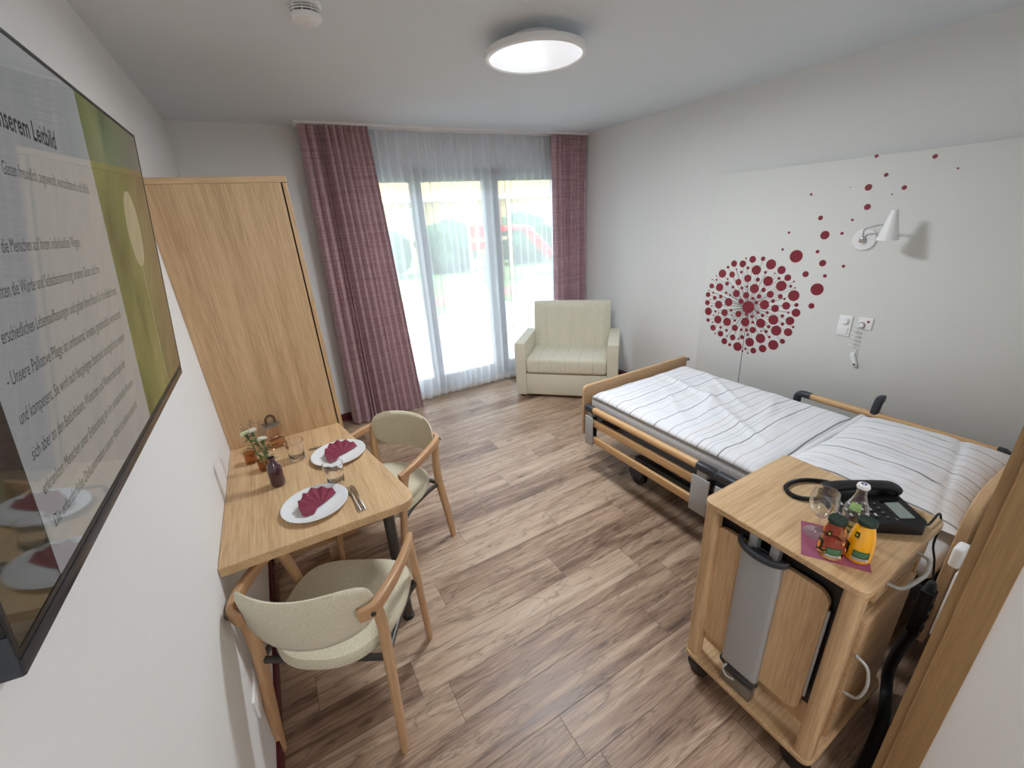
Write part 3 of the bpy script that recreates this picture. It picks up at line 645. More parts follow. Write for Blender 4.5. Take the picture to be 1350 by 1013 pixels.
# ------------------------------------------------------------------ things on the table
def plate(x, y, label):
    return tag(MB().lathe([(0, 0), (.065, 0), (.07, .003), (.110, .012), (.122, .0165), (.1225, .0185), (.119, .0185), (.104, .0125), (.085, .0075), (.06, .006), (0, .006)], n=72).build('plate', M['offwhite'], loc=(x, y, TZ)), label, 'plate', 'pale plates on the dining table')
plate(-.040, 1.582, 'round pale plate with burgundy napkin, nearest the table front edge')
plate(.103, 1.938, 'round pale plate with burgundy napkin at the far end of table')
def napkin(x, y, rz, label, tilt, seed):
    rnd = random.Random(seed); n = 12; vs = []; fs = []
    for lay in (0, 1):
        for k in range(n+1):
            a = math.radians(5+170*k/n); up_ = (k % 2)
            for j, rr in enumerate((.004, .03, .056, .078*(1+.05*rnd.uniform(-1, 1)))):
                h = .003+(.004+.013*up_)*j/3+(.030*math.sin(PI*k/n))*(j/3)**1.3+lay*.0012
                vs.append((rr*math.cos(a), rr*math.sin(a)*.92, h))
    def idx(l, k, j): return l*(n+1)*4+k*4+j
    for l in (0, 1):
        for k in range(n):
            for j in range(3): fs.append((idx(l, k, j), idx(l, k+1, j), idx(l, k+1, j+1), idx(l, k, j+1)))
    for k in range(n): fs.append((idx(0, k, 3), idx(0, k+1, 3), idx(1, k+1, 3), idx(1, k, 3)))
    # the folded tail standing up behind the fan
    o0 = len(vs)
    vs += [(-.078, -.004, .004), (-.02, .0, .004), (-.03, .012, .030), (-.074, .03, .026), (-.05, -.02, .005)]
    fs += [(o0, o0+1, o0+2, o0+3), (o0, o0+4, o0+1)]
    o = MB()._add(vs, fs).build('napkin', M['napkin'], smooth=False, loc=(x, y, TZ+.0065), solid=.0008); o.rotation_euler = (0, 0, rz)
    return tag(o, label, 'napkin', 'wine-red folded napkins on the plates')
napkin(-.020, 1.560, math.radians(32), 'burgundy napkin folded as a fan on the plate nearest the camera', 0, 1)
napkin(.120, 1.918, math.radians(22), 'burgundy napkin folded as a fan on the far plate', 0, 5)
def tumbler(x, y, label):
    n = 40; fac = lambda th, z: 1-(.07*(.5+.5*math.cos(8*th)) if .008 < z < .052 else 0)
    pr = [(0, .0), (.029, 0), (.0325, .004), (.034, .012), (.0355, .03), (.037, .05), (.0385, .056), (.0415, .092), (.0418, .0935), (.0400, .0935), (.0368, .058), (.0340, .04), (.031, .016), (.027, .012), (0, .011)]
    q = MB(); q.lathe(pr, n=64, fac=fac)
    return tag(q.build('tumbler', M['thick_glass'], loc=(x, y, TZ+.0005)), label, 'glass', 'clear tumblers on the dining table')
tumbler(-.071, 2.022, 'clear glass tumbler beside the amber jar, left of the far plate')
tumbler(.055, 1.700, 'clear glass tumbler standing between the two plates')
def knife(m_, x=0):
    m_.sweep([(x, 0, .004), (x, .03, .005), (x, .075, .0045), (x, .095, .004)], [.013, .014, .009, .007], [.006, .006, .005, .004], n=12)
    m_.prism([(x-.005, .093), (x+.005, .093), (x+.008, .12), (x+.008, .175), (x+.004, .196), (x-.003, .203), (x-.006, .19)], .0022, .0036, 'z')
def fork(m_, x=0):
    m_.sweep([(x, 0, .004), (x, .03, .005), (x, .075, .0045), (x, .13, .006)], [.012, .013, .007, .005], [.005, .005, .004, .003], n=12)
    m_.prism([(x-.003, .128), (x+.003, .128), (x+.011, .142), (x+.011, .152), (x-.011, .152), (x-.011, .142)], .0045, .006, 'z')
    for d in (-.0095, -.0032, .0032, .0095): m_.sweep([(x+d, .150, .0052), (x+d, .175, .0045), (x+d*.95, .192, .007)], .0026, .0016, n=6)
def cutlery(fn, name, label, loc, rz, grp):
    q = MB(); fn(q); o = q.build(name, M['chrome'], weld=False, loc=loc); o.rotation_euler = (0, 0, rz); return tag(o, label, name, grp)
cutlery(fork, 'fork', 'steel fork beside the knife at the near plate', (.100, 1.440, TZ), math.radians(3), 'steel cutlery laid on the table')
cutlery(knife, 'knife', 'steel knife nearest the rounded table corner, beside the near plate', (.116, 1.440, TZ), math.radians(3), 'steel cutlery laid on the table')
cutlery(knife, 'knife', 'steel knife behind the far plate, close to the oak cabinet', (-.015, 2.078, TZ), math.radians(-97), 'steel cutlery laid on the table')
# bottle vase with carnations
vs_ = thing('bottle_vase', 'dark plum glass bottle vase at the front of the table centrepiece', 'vase', (-.160, 1.836, TZ+.0005))
MB().lathe([(0, 0), (.024, 0), (.0275, .004), (.0285, .02), (.0285, .075), (.026, .092), (.016, .108), (.0115, .118), (.0115, .130), (.014, .134), (.0125, .135), (.0095, .130), (.0095, .118), (.0235, .088), (.0258, .07), (.0258, .01), (.022, .005), (0, .005)], n=40).build('glass_body', M['violet'], vs_)
leafm = plain('leaf_green', srgb(74, 98, 52), .6, noise=.25, nscale=40); stalkm = plain('stalk_green', srgb(104, 122, 74), .6); petal = plain('petal_cream', srgb(238, 240, 214), .7, noise=.08, nscale=60)
petalw = plain('petal_white', srgb(244, 242, 234), .7, noise=.04, nscale=60); dry = plain('dried_sprig', srgb(126, 104, 100), .8, noise=.3, nscale=50)
def carnation(label, base, head, mat_, seed):
    base = Vector(base); head = Vector(head); rnd = random.Random(seed)
    t = thing('carnation', label, 'flower', base, group='cut flowers in the plum bottle vase')
    h_ = head-base; mid = h_*.5+Vector((rnd.uniform(-.01, .01), rnd.uniform(-.01, .01), .01))
    MB().tube(smooth_path([(0, 0, 0), mid, h_], 6), .0016, n=6).build('stem', stalkm, t)
    MB().lathe([(.001, -.022), (.005, -.016), (.006, -.004), (.005, 0)], h_, axis=(h_-mid), n=10).build('calyx', leafm, t)
    q = MB(); ax = (h_-mid).normalized(); R0 = Vector((0, 0, 1)).rotation_difference(ax)
    for ring, (cnt, tl, ln) in enumerate(((6, 20, .010), (8, 45, .015), (9, 68, .019), (10, 88, .020))):
        for k in range(cnt):
            a = 2*PI*(k+.5*ring)/cnt+rnd.uniform(-.2, .2); tt = math.radians(tl+rnd.uniform(-8, 8))
            d = Vector((math.sin(tt)*math.cos(a), math.sin(tt)*math.sin(a), math.cos(tt))); s = Vector((-math.sin(a), math.cos(a), 0))
            up_ = s.cross(d); vs = []
            for v in range(4):
                f = v/3; w_ = .0015+.0075*f
                for u in (-1, -.4, .4, 1): vs.append(R0 @ (d*ln*f+s*w_*u+up_*(.0016*math.cos(5*u+k)*f-.003*f*f)+Vector((0, 0, .002)))+h_)
            q._add(vs, [(v*4+u, v*4+u+1, v*4+u+5, v*4+u+4) for v in range(3) for u in range(3)])
    q.build('petals', mat_, t, weld=False)
    q = MB()
    for k in range(13):
        f = .42+.042*k; p0 = h_*f; a = rnd.uniform(0, 2*PI); d = Vector((math.cos(a)*.9, math.sin(a)*.9, .7)).normalized()
        s = d.cross(Vector((0, 0, 1))).normalized(); ln = rnd.uniform(.03, .055); vs = []
        for v in range(5):
            g = v/4; w_ = .0045*math.sin(PI*min(.97, g+.12)); c_ = p0+d*ln*g-Vector((0, 0, .02*g*g)); vs += [c_-s*w_, c_+Vector((0, 0, -.0008)), c_+s*w_]
        q._add(vs, [(v*3+u, v*3+u+1, v*3+u+4, v*3+u+3) for v in range(4) for u in range(2)])
    q.build('leaves', leafm, t, weld=False)
VB = Vector((-.160, 1.836, TZ))
carnation('pale green-cream carnation leaning left out of the plum bottle', VB+Vector((-.002, 0, .012)), VB+Vector((-.062, .035, .245)), petal, 3)
carnation('white carnation leaning out beside the cream one in the plum bottle', VB+Vector((.002, .002, .012)), VB+Vector((-.038, .03, .252)), petalw, 9)
carnation('small white carnation hanging low at the neck of the plum bottle', VB+Vector((.004, -.002, .012)), VB+Vector((-.012, .03, .205)), petalw, 14)
def sprig(label, base, head, seed, big=.014):
    rnd = random.Random(seed); base = Vector(base); h_ = Vector(head)-base
    t = thing('dried_sprig', label, 'dried flower', base, group='dried sprigs in the table centrepiece')
    pth = smooth_path([(0, 0, 0), h_*.5+Vector((0, .006, .004)), h_], 6); MB().tube(pth, .0011, n=5).build('stem', stalkm, t)
    q = MB()
    for k in range(26):
        f = .62+.38*k/25; c_ = h_*f; d = Vector((rnd.uniform(-1, 1), rnd.uniform(-1, 1), rnd.uniform(.0, 1))).normalized(); e_ = c_+d*rnd.uniform(.5, 1)*big*1.6
        q.tube([c_, (c_+e_)/2+Vector((0, 0, .002)), e_], [.0006, .0005, .0004], n=4); q.lathe([(0, -.0025), (.0022, 0), (0, .0028)], e_, n=6)
    q.build('flower_head', dry, t, weld=False)
JB = Vector((-.206, 2.010, TZ))
for k, (dx, dy, dz) in enumerate(((-.035, .03, .215), (-.01, .045, .225), (.02, .035, .21), (.035, .01, .19))):
    sprig('thin dried brown sprig standing in the jar behind the bottle vase', JB+Vector((.004*k-.006, 0, .006)), JB+Vector((dx, dy, dz)), 20+k)
# amber jars
def jar(x, y, label, r=.026, h=.052, mat_='amber'):
    return tag(MB().lathe([(0, 0), (r*.9, 0), (r, .004), (r, h), (r-.0015, h+.0008), (r-.003, h), (r-.003, .006), (r*.75, .004), (0, .004)], n=36).build('amber_jar', M[mat_], loc=(x, y, TZ+.0005)), label, 'jar', 'amber glass jars in the centrepiece')
jar(-.206, 2.010, 'small amber glass jar holding sprigs, directly behind the plum bottle')
jar(-.262, 2.120, 'small amber glass jar standing farther back near the left wall')
# lantern: glass jar with amber foot, lid and carrying loop
ln = thing('glass_lantern', 'clear glass lantern with amber foot and looped carrying handle by the cabinet', 'lantern', (-.150, 2.235, TZ+.0005), math.radians(20))
def sq(r, c=.012): return rrect(-r, -r, r, r, c, 3)
q = MB(); q.prism(sq(.036), 0, .042, 'z', bev=.003); q.build('foot', M['amber'], ln)
q = MB()
for a, b_, z0, z1 in ((.034, .031, .0425, .115),):
    o = sq(a); i_ = sq(b_, .010); n = len(o)
    vs = [(x, y, z) for z in (z0, z1) for x, y in o]+[(x, y, z) for z in (z0, z1) for x, y in i_]
    fs = []
    for k in range(n):
        k2 = (k+1) % n
        fs += [(k, k2, n+k2, n+k), (2*n+k, 3*n+k, 3*n+k2, 2*n+k2), (n+k, n+k2, 3*n+k2, 3*n+k), (k, 2*n+k, 2*n+k2, k2)]
    q._add(vs, fs)
q.build('glass_body', M['lantern'], ln)
MB().prism(sq(.036), .1155, .124, 'z', bev=.002).build('lid', M['steel'], ln)
bronze = plain('bronze_handle', srgb(110, 84, 66), .35, metal=.6)
q = MB(); q.sweep([(-.02, 0, .122)]+[(.02*math.cos(PI-PI*k/12), 0, .142+.024*math.sin(PI*k/12)) for k in range(13)]+[(.02, 0, .122)], .012, .004, up=(0, 1, 0), n=8, sq=4)
q.build('handle', bronze, ln)

# ================================================================== TELEVISION
TW, TH = 1.205, .6926
ex = Vector((0, 1, 0)); ey = Vector((.088, 0, .687)).normalized(); ez = ex.cross(ey)
tv = thing('television', 'large wall-mounted flat television on the left wall showing a German text slide', 'television')
tv.matrix_world = Matrix(((ex.x, ey.x, ez.x, -.323), (ex.y, ey.y, ez.y, .540), (ex.z, ey.z, ez.z, 1.364), (0, 0, 0, 1)))
MB().box((.0, .03, -.030), (TW, TH, -.0015), .003).build('casing', M['black'], tv)
MB().box((.0, -.026, -.032), (TW, .0295, .0), .002).build('casing_base', M['charcoal'], tv)
fr_ = MB(); t_ = .006
fr_.box((0, TH-t_, -.0015), (TW, TH, .0012)); fr_.box((0, .0, -.0015), (t_, TH-t_, .0012)); fr_.box((TW-t_, .0, -.0015), (TW, TH-t_, .0012)); fr_.box((t_, 0, -.0005), (TW-t_, .007, .0012))
fr_.build('bezel', M['black'], tv, weld=False)
fr_ = MB(); fr_.box((.0, -.024, .0), (TW, -.003, .0015), .0005); fr_.build('trim_strip', plain('tv_strip', srgb(70, 74, 84), .22, metal=.7), tv)
def screen_mat(name, base, emi, strength=1., rough=.04):
    m, nt, b = newmat(name); b.inputs['Base Color'].default_value = base; b.inputs['Roughness'].default_value = rough
    b.inputs['Emission Color'].default_value = emi; b.inputs['Emission Strength'].default_value = strength; b.inputs['Specular IOR Level'].default_value = .9; return m, nt, b
m_dark, _, _ = screen_mat('screen_dark', (.004, .005, .004, 1), srgb(30, 30, 22), .5)
m_page, _, _ = screen_mat('screen_page', (.01, .01, .01, 1), srgb(124, 128, 128), .42)
m_text, _, _ = screen_mat('screen_text', (.01, .01, .01, 1), srgb(26, 34, 30), .6)
m_photo, nt, b = screen_mat('screen_photo', (.01, .01, .01, 1), (0, 0, 0, 1), .24)
Lk = nt.links.new; tc = N(nt, 'ShaderNodeTexCoord'); mp = N(nt, 'ShaderNodeMapping'); mp.inputs['Scale'].default_value = (7, 3, 1); Lk(tc.outputs['Object'], mp.inputs['Vector'])
ns = N(nt, 'ShaderNodeTexNoise'); ns.inputs['Scale'].default_value = 1.3; ns.inputs['Detail'].default_value = 5; ns.inputs['Distortion'].default_value = .6; Lk(mp.outputs[0], ns.inputs['Vector'])
cr = N(nt, 'ShaderNodeValToRGB'); e = cr.color_ramp.elements; e[0].position = .3; e[0].color = srgb(44, 66, 26); e[1].position = .75; e[1].color = srgb(126, 128, 70); q_ = e.new(.5); q_.color = srgb(82, 104, 40)
Lk(ns.outputs['Fac'], cr.inputs[0])
sx = N(nt, 'ShaderNodeSeparateXYZ'); Lk(tc.outputs['Object'], sx.inputs[0]); mr = N(nt, 'ShaderNodeMapRange'); Lk(sx.outputs['X'], mr.inputs['Value']); mr.inputs['From Min'].default_value = .92; mr.inputs['From Max'].default_value = 1.2
mx = N(nt, 'ShaderNodeMix'); mx.data_type = 'RGBA'; Lk(mr.outputs[0], mx.inputs['Factor']); Lk(cr.outputs[0], mx.inputs['A']); mx.inputs['B'].default_value = srgb(98, 82, 58); Lk(mx.outputs['Result'], b.inputs['Emission Color'])
MB().box((t_, .007, -.0012), (TW-t_, TH-t_, .0002)).build('screen', m_dark, tv, smooth=False)
def quad(name, pts, z, mat_): return MB()._add([(x, y, z) for x, y in pts], [tuple(range(len(pts)))]).build(name, mat_, tv, smooth=False)
U0 = .540
pgr = lambda v: .70+.0*v
quad('screen_photo', [(.70, .0075), (TW-t_-.001, .0075), (TW-t_-.001, TH-t_-.001), (.70, TH-t_-.001)], .0005, m_photo)
quad('screen_page', [(.126, .0075), (.70, .0075), (.70, TH-t_-.001), (.126, TH-t_-.001)], .0005, m_page)
m_seed, _, _ = screen_mat('screen_seed_head', (.01, .01, .01, 1), srgb(150, 146, 116), .3)
n = 40; quad('screen_dandelion', [(.955+.070*math.cos(2*PI*k/n), .435+.092*math.sin(2*PI*k/n)) for k in range(n)], .0008, m_seed)
quad('screen_stem', [(.953, .35), (.957, .35), (.972, .02), (.966, .02)], .0007, m_seed)
TXT = [(.73, .841, 1.185, .040, 'Gästen freundlich, zugewandt, wertschätzend und höflich'), (.594, .775, 1.06, .040, 'die Menschen auf ihrem individuellen Wegen.'),
       (.521, .730, 1.13, .040, 'chten die Würde und Selbstbestimmung unserer Gäste und ihre'), (.450, .709, 1.206, .040, 'erschiedlichen Lebensauffassungen und geben ihnen Raum für ihre Bedürfnisse'),
       (.381, .690, 1.20, .040, '- Unsere Palliative Pflege ist umfassend, kreativ, ganzheitlich, vernetzend'), (.313, .690, 1.19, .040, 'und kompetent. Sie wird nach festgelegten Standards durchgeführt, orientiert'),
       (.243, .690, 1.145, .040, 'sich aber an den Bedürfnissen, Wünschen und Wertvorstellungen der'), (.173, .690, 1.17, .040, 'erkrankten Menschen unter Einbeziehung der ihm nahestehenden Personen.'),
       (.103, .690, 1.16, .040, 'Die erforderliche Dokumentation unserer Arbeit ist selbstverständlich.'), (.822, .870, 1.068, .062, 'nserem Leitbild')]
for v, u0, u1, size, s in TXT:
    cu = bpy.data.curves.new('text', 'FONT'); cu.body = s; cu.size = size; cu.shear = .28; cu.resolution_u = 3
    if size > .05: cu.offset = .0012
    to = bpy.data.objects.new('text_line', cu); C.objects.link(to)
    dg = bpy.context.evaluated_depsgraph_get(); me = bpy.data.meshes.new_from_object(to.evaluated_get(dg)); bpy.data.objects.remove(to)
    xs = [q.co.x for q in me.vertices]; a, b_ = min(xs), max(xs); kx = (u1-u0)/(b_-a)
    for q in me.vertices: q.co = ((q.co.x-a)*kx+u0-U0, q.co.y*.62+v*TH-size*.18, .0009)
    me.materials.clear(); me.materials.append(m_text)
    o = bpy.data.objects.new('text_line' if size < .05 else 'title_line', me); C.objects.link(o); o.parent = tv
q = MB(); q.box((.45, .18, -.0585), (.75, .52, -.0305), .003); q.build('wall_mount', M['charcoal'], tv)
q = MB(); q.box((.30, .12, -.045), (.34, .58, -.031)); q.box((.86, .12, -.045), (.90, .58, -.031)); q.build('mount_rail', M['charcoal'], tv, weld=False)
# ================================================================== CREAM ARMCHAIR IN THE CORNER
# local: x along the front (from the window side), y towards the back
so = thing('sofa_chair', 'wide cream upholstered armchair standing askew in the corner by the window', 'armchair', (1.995, 3.53, 0), math.radians(-44.6))
SWD, SD = 1.02, .655
def tri(a, b_, c_):   # local x, y, z -> tuple
    return (a, b_, c_)
for i, x0 in enumerate((0, SWD-.105)):
    MB().prism(rrect(.0, .028, SD-.02, .585, .012, 3), x0, x0+.105, 'x').build('armrest', M['cream'], so, bevel=.006)
MB().box((.107, .012, .035), (SWD-.107, SD-.16, .262), .008).build('drawer_front', M['cream'], so)
def seat_fn(u, v): return (u, v)
q = MB(); q.box((.107, -.010, .268), (SWD-.107, .52, .430), .035, 4); seat = q.build('seat_cushion', M['cream'], so, angle=60)
q = MB()
for k in range(1, 6):
    x = .107+(SWD-.214)*k/6
    q.tube([(x, -.0105, .30), (x, -.0108, .395), (x, .005, .424), (x, .03, .4302), (x, .50, .4302)], .0016, n=6)
q.build('seam', plain('seam_thread', srgb(188, 182, 160), .8), seat)
# back: padded, leaning, channels stitched from top to bottom
q = MB(); nx, nz = 60, 24; W_ = SWD-.20
def bkf(side):
    def fn(u, v):
        x = .10+W_*u; z = .36+.545*v
        ch = abs(math.sin(PI*6*u))**.35 if 0 < u < 1 else 0
        edge = min(1, 9*min(u, 1-u)+.2)**.5*min(1, 7*(1-v)+.12)**.5
        base = .475+.06*v
        t_ = (.052+.010*ch)*edge if side < 0 else .058*edge
        return (x, base+.06+side*t_, z-(0 if v < .97 else .012*(1-edge)))
    return fn
q.grid(bkf(-1), nx, nz); q.grid(bkf(1), nx, nz)
bd = [(i, 0) for i in range(nx+1)]+[(nx, j) for j in range(1, nz+1)]+[(i, nz) for i in range(nx-1, -1, -1)]+[(0, j) for j in range(nz-1, 0, -1)]
A = [Vector(bkf(-1)(i/nx, j/nz)) for i, j in bd]; B = [Vector(bkf(1)(i/nx, j/nz)) for i, j in bd]; k = len(A)
q._add(A+B, [(i, (i+1) % k, k+(i+1) % k, k+i) for i in range(k)])
bo = q.build('backrest', M['cream'], so, angle=75)
MB().box((.107, SD-.17, .05), (SWD-.107, SD-.025, .40), .008).build('back_frame', M['cream'], so)
for x in (.05, SWD-.05):
    for y in (.06, SD-.08): MB().lathe([(0, 0), (.018, 0), (.02, .0275), (0, .0275)], (x, y, 0), n=16).build('foot', M['black'], so)
for x in (.18, SWD-.18):
    MB().lathe([(0, 0), (.015, 0), (.017, .0345), (0, .0345)], (x, .20, 0), n=16).build('foot', M['black'], so)

# ================================================================== CARE BED
BX0, BX1, BYF, BYH = 1.76, 2.84, 2.172, .235
bed = thing('care_bed', 'height-adjustable wooden care bed standing along the dandelion panel', 'bed', (2.30, 1.20, 0))
BO = Vector((2.30, 1.20, 0))
def bb(a, b_, bev=0, seg=2): return MB().box(Vector(a)-BO, Vector(b_)-BO, bev, seg)
MB().prism([(x-BO.x, z) for x, z in rrect(BX0, .25, BX1, .622, .035, 5, 'cd')], BYF-.024-BO.y, BYF-BO.y, 'y').build('footboard', M['bedwood_x'], bed, bevel=.004)
MB().prism([(x-BO.x, z) for x, z in rrect(1.735, .255, 2.865, .875, .13, 8, 'cd')], .212-BO.y, .240-BO.y, 'y').build('headboard', M['bedwood_x'], bed, bevel=.004)
q = bb((1.80, .26, .36), (1.84, 2.14, .43), .004); q._merge(bb((2.76, .26, .36), (2.80, 2.14, .43), .004).b); q._merge(bb((1.84, .26, .37), (2.76, .30, .42)).b); q._merge(bb((1.84, 2.10, .37), (2.76, 2.14, .42)).b)
for yy in (.7, 1.2, 1.65): q._merge(bb((1.84, yy, .38), (2.76, yy+.05, .41)).b)
q.build('bed_frame', M['charcoal'], bed, weld=False)
MB().box(Vector((1.845, .305, .435))-BO, Vector((2.755, 2.095, .452))-BO).build('lying_surface', M['charcoal'], bed)
q = bb((1.93, .45, .12), (1.98, 1.80, .17), .004); q._merge(bb((2.62, .45, .12), (2.67, 1.80, .17), .004).b); q._merge(bb((1.98, .46, .125), (2.62, .52, .165)).b); q._merge(bb((1.98, 1.72, .125), (2.62, 1.78, .165)).b)
q.build('chassis', M['charcoal'], bed, weld=False)
for y0, y1 in ((.60, 1.05), (1.65, 1.25)):
    q = MB()
    for x in (2.02, 2.58): q.sweep([Vector((x, y0, .15))-BO, Vector((x, y1, .40))-BO], .03, .05, up=(0, 0, 1), n=8, sq=5)
    q.build('lifting_arm', M['darkmetal'], bed, weld=False)
MB().lathe([(.026, 0), (.026, .5), (0, .5)], Vector((2.3, .85, .20))-BO, axis=(0, .9, .25), n=20).build('lift_motor', M['black'], bed)
for x in (1.90, 2.70):
    for y in (.50, 1.72):
        q = MB(); c_ = Vector((x, y, .06))-BO
        for s in (-.020, .010): q.lathe([(0, 0), (.045, 0), (.058, .002), (.060, .005), (.058, .009), (0, .010)], c_+Vector((s, 0, 0)), axis=(1, 0, 0), n=28)
        wl = q.build('caster_wheel', M['black'], bed, weld=False)
        q = MB(); q.prism([(-.03, -.01), (.05, -.02), (.075, .03), (.045, .070), (-.03, .072), (-.055, .045)], -.030, .030, 'x', bev=.006)
        o = q.build('caster_housing', M['charcoal'], wl, loc=c_+Vector((0, 0, .0)))
# near side rail, lowered: grip bar, two slats, metal end plates
rl = bed
y0, y1 = 1.07, 2.065
grip = MB().sweep([Vector((1.722, y0+.10, .508))-BO, Vector((1.722, y1-.075, .508))-BO], .040, .044, n=20, sq=2.4).build('side_rail_grip', M['bedwood_y'], bed)
for (ya, yb, nm) in ((y0, y0+.10, 0), (y1-.075, y1, 1)):
    MB().sweep([Vector((1.722, ya, .500))-BO, Vector((1.722, ya+.012, .508))-BO, Vector((1.722, yb, .508))-BO], [.038, .045, .045], [.040, .048, .048], n=20, sq=3).build('end_cap', M['charcoal'], grip)
for z0 in (.255, .385): MB().box(Vector((1.712, y0+.02, z0))-BO, Vector((1.734, y1-.03, z0+.052))-BO, .006, 3).build('side_rail_slat', M['bedwood_y'], bed)
for ya, yb in ((y0+.010, y0+.115), (y1-.082, y1-.002)):
    q = bb((1.700, ya, .235), (1.7105, yb, .455), .004); q._merge(bb((1.7105, ya+.025, .44), (1.745, yb-.02, .485), .003).b); q.build('rail_plate', M['greymetal'], bed, weld=False)
    bb((1.7105, ya+.012, .24), (1.752, ya+.05, .45), .004).build('rail_guide', M['black'], bed)
q = MB(); q.sweep([Vector((1.722, .30, .508))-BO, Vector((1.722, .93, .508))-BO], .040, .044, n=20, sq=2.4); q.build('side_rail_grip', M['bedwood_y'], bed)
MB().sweep([Vector((1.722, .93, .508))-BO, Vector((1.722, 1.045, .508))-BO, Vector((1.722, 1.058, .500))-BO], [.045, .045, .036], [.048, .048, .04], n=20, sq=3).build('end_cap', M['charcoal'], bed)
for z0 in (.255, .385): MB().box(Vector((1.712, .33, z0))-BO, Vector((1.734, 1.035, z0+.052))-BO, .006, 3).build('side_rail_slat', M['bedwood_y'], bed)
bb((1.700, .95, .235), (1.7105, 1.05, .455), .004).build('rail_plate', M['greymetal'], bed)
q = MB()
for x in (1.735,):
    for y in (1.00, 2.0, .40, 1.13): q.sweep([Vector((x+.005, y, .40))-BO, Vector((1.81, y, .40))-BO], .03, .03, n=8, sq=5)
q.build('rail_bracket', M['darkmetal'], bed, weld=False)
bb((1.745, 1.80, .43), (1.79, 1.93, .475), .006).build('mattress_stop', M['black'], bed)
# wall-side rail, half raised
gx = 2.825
g2 = MB().sweep([Vector((gx, .37, .592))-BO, Vector((gx, 1.20, .592))-BO], .036, .040, n=20, sq=2.4).build('side_rail_grip', M['bedwood_y'], bed)
MB().sweep(smooth_path([Vector((gx, 1.195, .594))-BO, Vector((gx, 1.245, .594))-BO, Vector((gx, 1.268, .578))-BO, Vector((gx, 1.270, .53))-BO, Vector((gx, 1.268, .44))-BO], 5), .040, .046, up=(1, 0, 0), n=16, sq=3).build('end_cap', M['charcoal'], g2)
MB().sweep([Vector((gx, .335, .585))-BO, Vector((gx, .35, .593))-BO, Vector((gx, .372, .593))-BO], [.036, .043, .043], [.04, .047, .047], n=16, sq=3).build('end_cap', M['charcoal'], g2)
MB().sweep(smooth_path([Vector((gx, .864, .53))-BO, Vector((gx, .862, .60))-BO, Vector((gx, .856, .675))-BO, Vector((gx, .848, .700))-BO, Vector((gx, .832, .702))-BO], 5), .040, [.034]*16+[.03, .028, .026, .024, .022], up=(1, 0, 0), n=16, sq=3.5).build('rail_post', M['charcoal'], bed)
for z0 in (.455,): MB().box(Vector((gx-.011, .36, z0))-BO, Vector((gx+.011, 1.26, z0+.052))-BO, .006, 3).build('side_rail_slat', M['bedwood_y'], bed)
MB().box(Vector((gx-.03, .36, .515))-BO, Vector((gx-.015, 1.24, .53))-BO, .002).build('rail_track', M['greymetal'], bed)
q = MB()
for y in (.45, 1.15): q.sweep([Vector((2.79, y, .40))-BO, Vector((gx-.012, y, .40))-BO, Vector((gx-.012, y, .50))-BO], .02, .02, up=(0, 1, 0), n=8, sq=5)
q.build('rail_bracket', M['darkmetal'], bed, weld=False)
MB().lathe([(0, 0), (.012, 0), (.014, .014), (0, .016)], Vector((2.858, 2.16, .585))-BO, axis=(1, 0, 0), n=16).build('corner_roller', M['steel'], bed)

# mattress
tag(MB().box((1.80, .262, .4535), (2.775, 2.125, .545), .028, 4).build('mattress', M['mattress']), 'thin grey-white mattress lying on the care bed under the duvet', 'mattress')
def cloth(name, fn, nu, nv, mat_, thick=.012, uvfn=None):
    q = MB(); q.grid(fn, nu, nv); uv = [(uvfn or (lambda u, v: (u, v, 0)))(i/nu, j/nv) for i in range(nu+1) for j in range(nv+1)]
    me = bpy.data.meshes.new(name); q.b.verts.ensure_lookup_table(); q.b.to_mesh(me); q.b.free()
    at = me.attributes.new('cloth_uv', 'FLOAT_VECTOR', 'POINT')
    for i, w_ in enumerate(uv): at.data[i].vector = w_
    me.materials.append(mat_); me.polygons.foreach_set('use_smooth', [True]*len(me.polygons))
    o = bpy.data.objects.new(name, me); C.objects.link(o)
    if thick:
        md = o.modifiers.new('solid', 'SOLIDIFY'); md.thickness = thick; md.offset = -1
    return o
from mathutils import noise as NZ
M['stripe_duvet'] = stripes_mat('stripe_duvet', 1, .62); M['stripe_pillow'] = stripes_mat('stripe_pillow', 0, .62)
DX0, DX1, DY0, DY1 = 1.795, 2.752, .885, 2.105
def duv(u, v):
    # u across the bed from the room side, v from head end to foot end
    sk = .06*(1-v)*(u-.3)
    x = DX0+(DX1-DX0)*u; y = DY0+(DY1-DY0)*v+.0*u
    ed = min(1, 16*min(u, 1-u))*min(1, 22*min(v, 1-v)); ed = max(0, ed)**.5
    z = .553+.034*ed
    z += ed*(.009*NZ.noise(Vector((u*3.2+v*1.5, v*3.0-u*2, 3)))+.006*abs(NZ.noise(Vector((u*5+v*5, v*3-u*6, 9))))+.0022*NZ.noise(Vector((u*17, v*15, 5))))
    # long creases fanning over the middle
    for (cx, cy, an, w_, h_) in ((.55, .55, .5, .035, .012), (.42, .35, 1.0, .03, .010), (.72, .30, .3, .03, .010), (.62, .78, 1.3, .028, .010), (.3, .62, .8, .03, .007), (.8, .62, .9, .022, .009), (.52, .18, .2, .03, .008)):
        d = (u-cx)*math.sin(an)-(v-cy)*math.cos(an); l = (u-cx)*math.cos(an)+(v-cy)*math.sin(an)
        z += ed*1.35*h_*math.exp(-(d/w_)**2)*math.exp(-(l/.26)**2)
    y += .012*NZ.noise(Vector((u*4, 1, 1)))*(1 if v < .5 else .2)
    return (x, y, z)
dv = cloth('duvet', duv, 90, 110, M['stripe_duvet'], .006, lambda u, v: (u*.957, v*1.22+.012*math.sin(u*7), 0))
tag(dv, 'white striped duvet spread flat over the lower part of bed', 'duvet')
